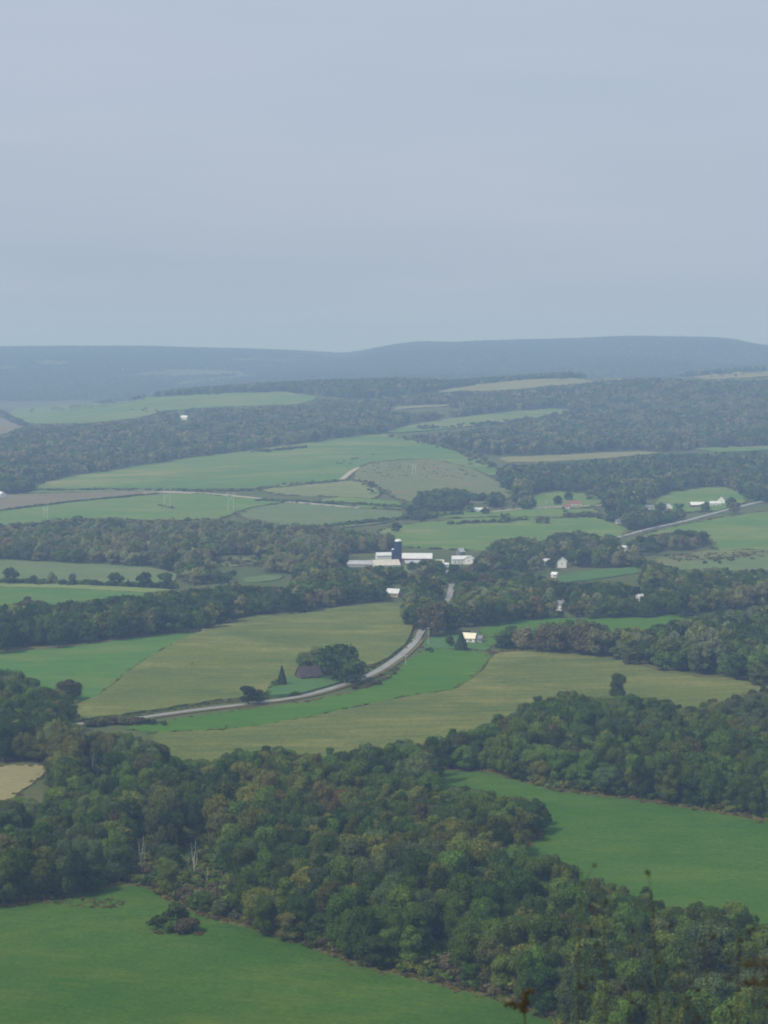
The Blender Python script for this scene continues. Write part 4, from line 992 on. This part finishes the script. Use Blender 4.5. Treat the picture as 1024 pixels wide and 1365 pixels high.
def car(u, vb, rz, label):
    p = at(u, vb); e = empty('parked_car', (p[0], p[1], p[2] + .1), rz); tag(e, label, 'car')
    b = MB(); prof = [(-2.1, .35), (-2.15, .8), (-1.5, .95), (-.9, 1.4), (.8, 1.42), (1.5, .98), (2.1, .85), (2.15, .35)]
    V = [(x, -.85, z) for x, z in prof] + [(x, .85, z) for x, z in prof]; n = len(prof)
    b.add(V, [tuple(range(n)), tuple(reversed(range(n, 2*n)))] + [(i, i+n, (i+1) % n+n, (i+1) % n) for i in range(n)]); b.build('body', M['carwhite'], e)
    for sx in (-1.35, 1.35):
        for sy in (-.86, .86):
            w = MB(); w.tube([(sx, sy-.1, .33), (sx, sy+.1, .33)], [.33, .33], 14); w.build('wheel', M['rubber'], e)
    for sy in (-.87, .85):
        w = MB(); w.box(-.8, .9, sy, sy+.02, .98, 1.32); w.build('window', M['glass'], e)
car(431, 908, R(-15), 'white car parked at the right end of the weathered brown barn')

# the farm
house('long_shed', 'long low livestock shed with a grey metal roof left of the farm', 480, 756.5, 23, 9, 3.0, 2.8, R(-3), 'tin', 'tin', 'barn', win=0, door=True, gable_win=False)
house('barn', 'wide low cream-roofed barn in front of the blue silo', 514, 757, 24, 15, 2.4, 4.2, R(14), 'cream', 'cream', 'barn', win=0, door=False, gable_win=False)
house('shed', 'white-roofed shed behind the cream barn, left of the silo', 512, 747, 15, 8, 4.6, 2.4, R(12), 'white', 'tinlight', 'shed', win=0, door=False, gable_win=False)
house('barn', 'red barn with a pale metal roof right of the blue silo', 556, 750, 28, 11, 4.0, 4.2, R(-2), 'red', 'tinlight', 'barn', win=4, door=True)
house('shed', 'low grey shed in front of the red barn', 551, 754.5, 16, 9, 2.6, 2.2, R(12), 'greyroof', 'tin', 'shed', win=0, door=True, gable_win=False)
house('shed', 'low tan lean shed right of the red barn', 584, 752.5, 11, 6, 2.4, 1.6, R(-8), 'tan', 'cream', 'shed', win=1, gable_win=False)
house('shed', 'tiny white shed at the farmyard corner right of the tan one', 594, 756, 5.5, 4, 2.4, 1.2, R(-5), 'white', 'tinlight', 'shed', win=1, gable_win=False)
def silo(u, vb, r, h, label, name, mat, chute=True):
    p = at(u, vb); e = empty(name, p); tag(e, label, 'silo'); b = MB(); n = 10; prof = [(r*1.06, -1), (r*1.06, .6), (r, .62)]
    for k in range(1, n):
        z = h*k/n; prof += [(r, z-.08), (r*1.012, z-.06), (r*1.012, z+.06), (r, z+.08)]
    prof += [(r, h)]; b.lathe(prof, 32); b.build('shell', M[mat], e)
    d = MB(); d.lathe([(r*1.03, h-.02), (r*1.03, h+.25), (r*.93, h+.25+r*.22), (r*.7, h+.25+r*.42), (r*.4, h+.25+r*.53), (r*.12, h+.25+r*.57)], 32); d.build('dome', M['white'], e, True)
    if chute:
        c = MB(); c.box(-r-.9, -r+.1, -.5, .5, 0, h-.5); c.build('ladder_chute', M['tin'] if mat != 'blue' else M['blue'], e)
silo(531, 754, 3.3, 22.5, 'tall dark blue silo with a white domed cap', 'silo', 'blue')
silo(524.5, 749, 1.7, 11.5, 'small dark silo with a white cap left of the tall blue one', 'silo', 'blue', False)
house('farmhouse', 'white farmhouse with a long front right of the farm', 614, 752, 16, 8, 4.6, 2.6, R(6), 'white', 'tinlight', 'house', True, 4)
house('farmhouse', 'tall narrow white gabled wing at the right end of the white farmhouse', 626, 752.5, 6, 8, 5.0, 2.6, R(75), 'white', 'tinlight', 'house', False, 2)
house('outbuilding', 'grey-roofed outbuilding rising behind the white farmhouse', 614, 744, 6, 6, 6.0, 3, R(40), 'greyroof', 'tin', 'shed', False, 1, False)
house('cottage', 'tan cottage with a pale gable front below the farm', 525, 796, 10.5, 8, 3.2, 3.0, R(-22), 'tan', 'tinlight', 'house', True, 2)
house('white_house', 'tall white gabled house among the trees right of the farm', 750, 757, 6.5, 8, 5.5, 3, R(80), 'white', 'white', 'house', True, 2)
house('white_house', 'small white house half hidden in trees left of the tall white gabled house', 728, 754, 7, 6, 3.8, 2, R(20), 'white', 'tinlight', 'house', False, 2)
house('shed', 'small white shed on the grass patch below the tall white gabled house', 740, 770, 5, 4.5, 2.8, 1.6, R(-35), 'white', 'white', 'shed', False, 1)
house('white_house', 'white house peering through trees above the right-hand grass field', 749, 814, 6.5, 7, 4.6, 2.4, R(-50), 'white', 'greyroof', 'house', True, 2)
house('white_shed', 'white shed against the brownish clump below the far road', 834, 736, 6, 5, 4.5, 1.6, R(10), 'white', 'white', 'shed', False, 1)
house('cabin', 'little pale-roofed cabin deep in the village trees at right', 854, 801, 5.5, 5, 3.2, 1.6, R(30), 'white', 'tinlight', 'house', False, 1)
house('house', 'house with a bright cream metal roof behind the broad evergreen', 626, 857, 9, 6, 3.2, 3.0, R(-18), 'white', 'yellowroof', 'house', True, 2)
house('garage', 'grey garage at the right end of the cream-roofed house', 639, 857, 5, 6, 2.8, 1.6, R(-20), 'tin', 'greyroof', 'garage', False, 1, True, False)
house('ranch_house', 'long low white ranch house beside the hillside tree clump', 638, 683.5, 21, 9, 3.2, 2.2, R(3), 'white', 'tinlight', 'house', True, 5)
house('ranch_house', 'ranch house with a red roof and white front on its own lawn', 767, 675, 16, 9, 3.4, 2.4, R(-2), 'white', 'redroof', 'house', True, 4)
house('garage', 'red-roofed white garage left of the red-roofed ranch house', 755, 677.5, 8, 7, 2.6, 1.8, R(-4), 'white', 'redroof', 'garage', False, 1)
house('house', 'grey-roofed white house half behind trees above the far road', 866, 681, 10, 8, 4, 2.4, R(10), 'white', 'greyroof', 'house', False, 3)
house('house', 'white house with a broad gable facing the valley, left of the red house', 892, 680, 10, 9, 5, 3.5, R(78), 'white', 'greyroof', 'house', False, 2)
house('house', 'brick red house with a white roof beside the far road', 930, 677, 17, 9, 3.6, 3.0, R(4), 'red', 'white', 'house', True, 4)
house('house', 'low white house left of the white gambrel house', 954, 675, 13, 8, 3.6, 2.2, R(-4), 'white', 'tinlight', 'house', False, 4)
house('house', 'tall white gabled house at the right end of the far house row', 963, 672, 9, 9, 5.5, 4.0, R(70), 'white', 'greyroof', 'house', True, 2)
house('shed', 'small pale shed at the edge of the valley pasture below the clump', 824, 698, 5, 4, 2.8, 1.4, R(5), 'white', 'greyroof', 'shed', False, 1)
house('farmhouse', 'lone white farmhouse on the hillside in front of the hilltop field', 246, 560, 15, 10, 5, 4, R(-25), 'white', 'white', 'house', False, 3)
house('house', 'white house at the left edge below the hillside wood', 0, 664, 14, 10, 4.5, 3.5, R(-50), 'white', 'white', 'house', False, 3)
house('hilltop_house', 'tiny white house high on the far blue hill at right', 896, 457, 12, 10, 6, 4, R(20), 'white', 'white', 'house', False, 2)

# ------------------------------------------------------------------ poles
def pole(u, vb, vt, label, arms=1):
    p = at(u, vb); h = (vb-vt)/F*p[1]; e = empty('utility_pole', p, R(18)); tag(e, label, 'utility pole')
    b = MB(); b.tube([(0, 0, -1), (0, 0, h)], [.16, .11], 8); b.build('pole', M['palewood'], e)
    for k in range(arms):
        z = h - .5 - .9*k; c = MB(); c.box(-1.5, 1.5, -.16, -.02, z-.1, z+.1); co = c.build('crossarm', M['palewood'], e)
        for x in (-1.35, -.6, .6, 1.35):
            i = MB(); i.lathe([(.05, z+.1), (.09, z+.18), (.06, z+.3)], 8, (x, -.09)); i.build('insulator', M['white'], co)
pole(459, 913, 896, 'pale utility pole with a crossarm where the road passes the barn trees')
pole(571, 860, 836, 'pale utility pole at the road corner by the village trees')
pole(728, 680, 668, 'pale utility pole left of the red-roofed ranch house')
pole(541, 888, 873, 'pale utility pole on the far verge of the main road')
pole(1004, 668, 655, 'pale utility pole beside the far road at right')
def pylon(u, vb, vt, label):
    p = at(u, vb); h = (vb-vt)/F*p[1]; e = empty('power_pylon', p, R(15)); tag(e, label, 'pylon')
    w = h*.13
    for s in (-1, 1):
        b = MB(); b.tube([(s*w, 0, -1), (s*w*.9, 0, h*.92)], [.26, .18], 8); b.build('leg', M['palewood'], e)
    b = MB(); b.box(-w*2.1, w*2.1, -.25, .25, h*.80, h*.80+.32); b.build('crossarm', M['palewood'], e)
    b = MB()
    for s in (-1, 1): b.tube([(s*w*.95, 0, h*.45), (-s*w*.9, 0, h*.78)], [.14, .14], 6)
    for s in (-1, 1): b.tube([(s*w*.9, 0, h*.92), (s*w*2.0, 0, h*.82)], [.14, .14], 6)
    b.build('brace', M['palewood'], e)
pylon(308, 682, 653, 'pale two-legged power pylon by the hillside track, tallest of three')
pylon(223, 681, 648, 'slender two-legged power pylon in the field left of the tallest one')
pylon(61, 692, 674, 'small two-legged power pylon behind the brownish wood at left')
pylon(552, 634, 616, 'pale two-legged power pylon on the rough hillside pasture')

# ------------------------------------------------------------------ weeds at the photographer's feet
def tip(u, v, Y):
    a = (u-CX)/(F*CP-(v-CY)*SP); return np.array([a*Y, Y, -float(slope(v))*Y])
def weed_stem(e, base, top, bend, r0, r1, mat='stem', n=7):
    b = MB(); P = []
    for k in range(n):
        t = k/(n-1); P.append(base*(1-t) + top*t + np.array([bend*math.sin(math.pi*t), 0, 0]))
    b.tube([tuple(q) for q in P], list(np.linspace(r0, r1, n)), 7); b.build('stem', M[mat], e); return P
def blobs(pts, rads, seed):
    g = np.random.default_rng(seed); b = MB()
    for p, r in zip(pts, rads):
        V = [(0,0,1),(1,0,0),(0,1,0),(-1,0,0),(0,-1,0),(0,0,-1)]; V = [tuple(np.array(p) + np.array(q)*r*g.uniform(.7, 1.3)) for q in V]
        b.add(V, [(0,1,2),(0,2,3),(0,3,4),(0,4,1),(5,2,1),(5,3,2),(5,4,3),(5,1,4)])
    return b
def goldenrod(u, v, Y, sprays, size, label, seed, lean=0.):
    g = np.random.default_rng(seed); tp = tip(u, v, Y); bz = float(terr(tp[0], tp[1])); base = np.array([tp[0]+lean, tp[1]+.05, bz-.03])
    e = empty('goldenrod_plant', base); tag(e, label, 'goldenrod')
    top = tp - base; P = weed_stem(e, np.zeros(3), top, .03, .005, .0022)
    lf = MB(); L = np.linalg.norm(top)
    for k in range(26):
        t = .1 + .72*k/26; q = top*t; th = g.uniform(0, 6.28); l = .07*(1.1-t*.6); d = np.array([math.cos(th), math.sin(th), .35]); s = np.array([-d[1], d[0], 0])*.008
        lf.add([q, q+d*l*.5+s, q+d*l+np.array([0, 0, -.012]), q+d*l*.5-s], [(0,1,2,3)])
    lf.build('leaf', M['weedleaf'], e)
    for (dx, dz, ln, cv) in sprays:
        st = top*(1 - .02) + np.array([0, 0, dz*size]); pts = []; rd = []; spine = []
        for k in range(46):
            t = k/45.; q = st + np.array([dx*ln*size*t, g.normal()*.004, size*(cv*math.sin(t*2.2)*ln)]); spine.append(q)
            for m in range(3):
                pts.append(q + g.normal(size=3)*np.array([.004, .006, .0045])*size/.07*(.5+.7*math.sin(3.0*t+.15))); rd.append(g.uniform(.0018, .0036))
        b = blobs(pts, rd, seed+1); b.tube([tuple(q) for q in spine[::5]], [.0014]*len(spine[::5]), 5); b.build('flower_head', M['goldflower'], e)
goldenrod(697, 1316, 6.5, [(1, .02, .42, .35), (.2, -.16, .42, .3), (-1, -.50, .72, .16), (.35, -.62, .3, .1), (.5, -.34, .4, .1)], .075, 'short goldenrod with a brownish yellow plume at the bottom edge of the view', 31)
goldenrod(1042, 1278, 5.2, [(-1, -.1, 1.0, .25), (-1, -.42, .9, .1), (.6, .0, .6, .3)], .10, 'tall goldenrod with a drooping plume at the right edge of the view', 32)
goldenrod(690, 1364, 6.4, [(-.8, 0, .4, .3), (.6, -.1, .5, .25)], .07, 'goldenrod plume only just rising over the bottom edge of the view', 33)
def stalk(u, v, Y, du, label, seed, heads=8, r=.004):
    g = np.random.default_rng(seed); tp = tip(u, v, Y); lo = tip(u+du, 1365, Y); dirv = (tp-lo); bz = float(terr(lo[0], lo[1]))
    base = np.array([lo[0] - dirv[0]*.6, lo[1], bz-.03]); e = empty('dry_stalk', base); tag(e, label, 'dry stalk')
    top = tp-base; bend = g.normal()*.03; P = [top*t + np.array([bend*math.sin(math.pi*t), 0, 0]) for t in np.linspace(0, 1, 9)]
    tw = MB(); pts = []; rd = []
    for k in range(heads):
        t = .5 + .48*k/max(1, heads-1); q = top*t; th = g.uniform(0, 6.28); l = g.uniform(.03, .09)*(1.25-t*.5)
        d = np.array([math.cos(th), math.sin(th)*.5, 1.0]); en = q + d*l; tw.tube([tuple(q), tuple(q+d*l*.5+g.normal(size=3)*.004), tuple(en)], [r*.35, r*.28, r*.2], 5)
        for m in range(4): pts.append(en + g.normal(size=3)*.003); rd.append(g.uniform(.002, .0048))
    if heads:
        sm = tw; sm.tube([tuple(q) for q in P], list(np.linspace(r, r*.35, len(P))), 7); sm.build('stem', M['stem'], e); 
        for q in range(0, len(pts), 4): blobs(pts[q:q+4], rd[q:q+4], seed+q).build('seed_head', M['dryseed'], e)
stalk(776, 1160, 4.6, 26, 'tall thin dry stalk, left of the leaning reddish one', 41, 9, .0028)
stalk(868, 1195, 4.2, 32, 'leaning reddish dry stalk, tallest at the right of the view', 42, 9, .0034)
stalk(805, 1215, 5.0, 6, 'straight dark dry stalk between the two tall ones', 43, 14, .0036)
stalk(938, 1255, 4.8, -4, 'dry stalk with dark seed heads left of the right-edge goldenrod', 44, 18, .0028)
stalk(985, 1240, 4.6, 14, 'dry stalk with a crown of dark seed heads near the right edge', 45, 20, .0028)
stalk(905, 1285, 5.2, 12, 'shorter dry stalk between the leaning reddish one and the seed-head stalks', 46, 16, .0028)
stalk(845, 1265, 5.4, -10, 'short thin dry stalk just left of the leaning reddish one', 47, 12, .0026)
stalk(1008, 1260, 5.0, -8, 'dark seed-head stalk right beside the drooping goldenrod plume', 48, 18, .0028)

# ------------------------------------------------------------------ air, sky, sun
X1, Y0, Y1, Z0, Z1 = 6400., -120., 14400., float(ZG.min())-30, 75.
hz = MB().box(-X1, X1, Y0, Y1, Z0, Z1)
m, nt, out = new_mat('valley_air'); pv = nt.nodes.new('ShaderNodeVolumePrincipled')
pv.inputs['Color'].default_value = HAZE_COL; pv.inputs['Density'].default_value = HAZE_D; pv.inputs['Anisotropy'].default_value = HAZE_G
pv.inputs['Absorption Color'].default_value = (.50, .62, 1, 1)   # scatters blue more than red
nt.links.new(pv.outputs[0], out.inputs['Volume'])
tag(hz.build('haze', m), kind='stuff')

EL, AZ = R(48), R(-128)
w = bpy.data.worlds.new('World'); sc.world = w; w.use_nodes = True; nt = w.node_tree; nt.nodes.clear()
wo = nt.nodes.new('ShaderNodeOutputWorld'); bg = nt.nodes.new('ShaderNodeBackground'); nt.links.new(bg.outputs[0], wo.inputs[0])
sk = nt.nodes.new('ShaderNodeTexSky'); sk.sky_type = 'NISHITA'; sk.sun_disc = False; sk.sun_elevation = EL; sk.sun_rotation = AZ; sk.air_density = 1.2; sk.dust_density = 2.5
tc = nt.nodes.new('ShaderNodeTexCoord').outputs['Generated']
f1 = noise(nt, mapping(nt, tc, 0, (1, 1, 7)), 3.2, 5, .5, .36, .66)
sx = nt.nodes.new('ShaderNodeSeparateXYZ'); nt.links.new(tc, sx.inputs[0])
mr = nt.nodes.new('ShaderNodeMapRange'); mr.interpolation_type = 'SMOOTHSTEP'; mr.inputs[1].default_value = .01; mr.inputs[2].default_value = .17; nt.links.new(sx.outputs[2], mr.inputs[0])
cl = mixc(nt, mr.outputs[0], SKY_LOW, SKY_HIGH)           # a thin veil of cloud, brighter overhead
f2 = noise(nt, mapping(nt, tc, 0, (1, 1, 5)), 7.5, 5, .55, .42, .72)
cl = mixc(nt, mul(nt, f1, .4), cl, SKY_CLOUD)
cl = mixc(nt, mul(nt, f2, .22), cl, SKY_DARK)
cl = mixc(nt, 0.12, cl, sk.outputs[0])
nt.links.new(cl, bg.inputs[0]); bg.inputs[1].default_value = .1

sd = bpy.data.lights.new('sun', 'SUN'); so = bpy.data.objects.new('sun', sd); COL.objects.link(so)
sd.energy = SUN_E; sd.angle = R(3.0); sd.color = (1, .95, .87)
dirv = Vector((math.sin(AZ)*math.cos(EL), math.cos(AZ)*math.cos(EL), math.sin(EL)))
so.rotation_euler = dirv.to_track_quat('Z', 'Y').to_euler(); so.location = (0, 0, 500)

sc.view_settings.view_transform = 'Standard'; sc.view_settings.look = 'None'; sc.view_settings.exposure = 0; sc.view_settings.gamma = 1
cy = sc.cycles
cy.use_denoising = DENOISE
try: cy.denoiser = 'OPENIMAGEDENOISE'; cy.denoising_input_passes = 'RGB_ALBEDO_NORMAL'
except Exception: pass
cy.max_bounces = 4; cy.diffuse_bounces = 2; cy.glossy_bounces = 1; cy.transmission_bounces = 2; cy.volume_bounces = 1; cy.transparent_max_bounces = 4
cy.use_adaptive_sampling = False
cy.filter_width = 1.9
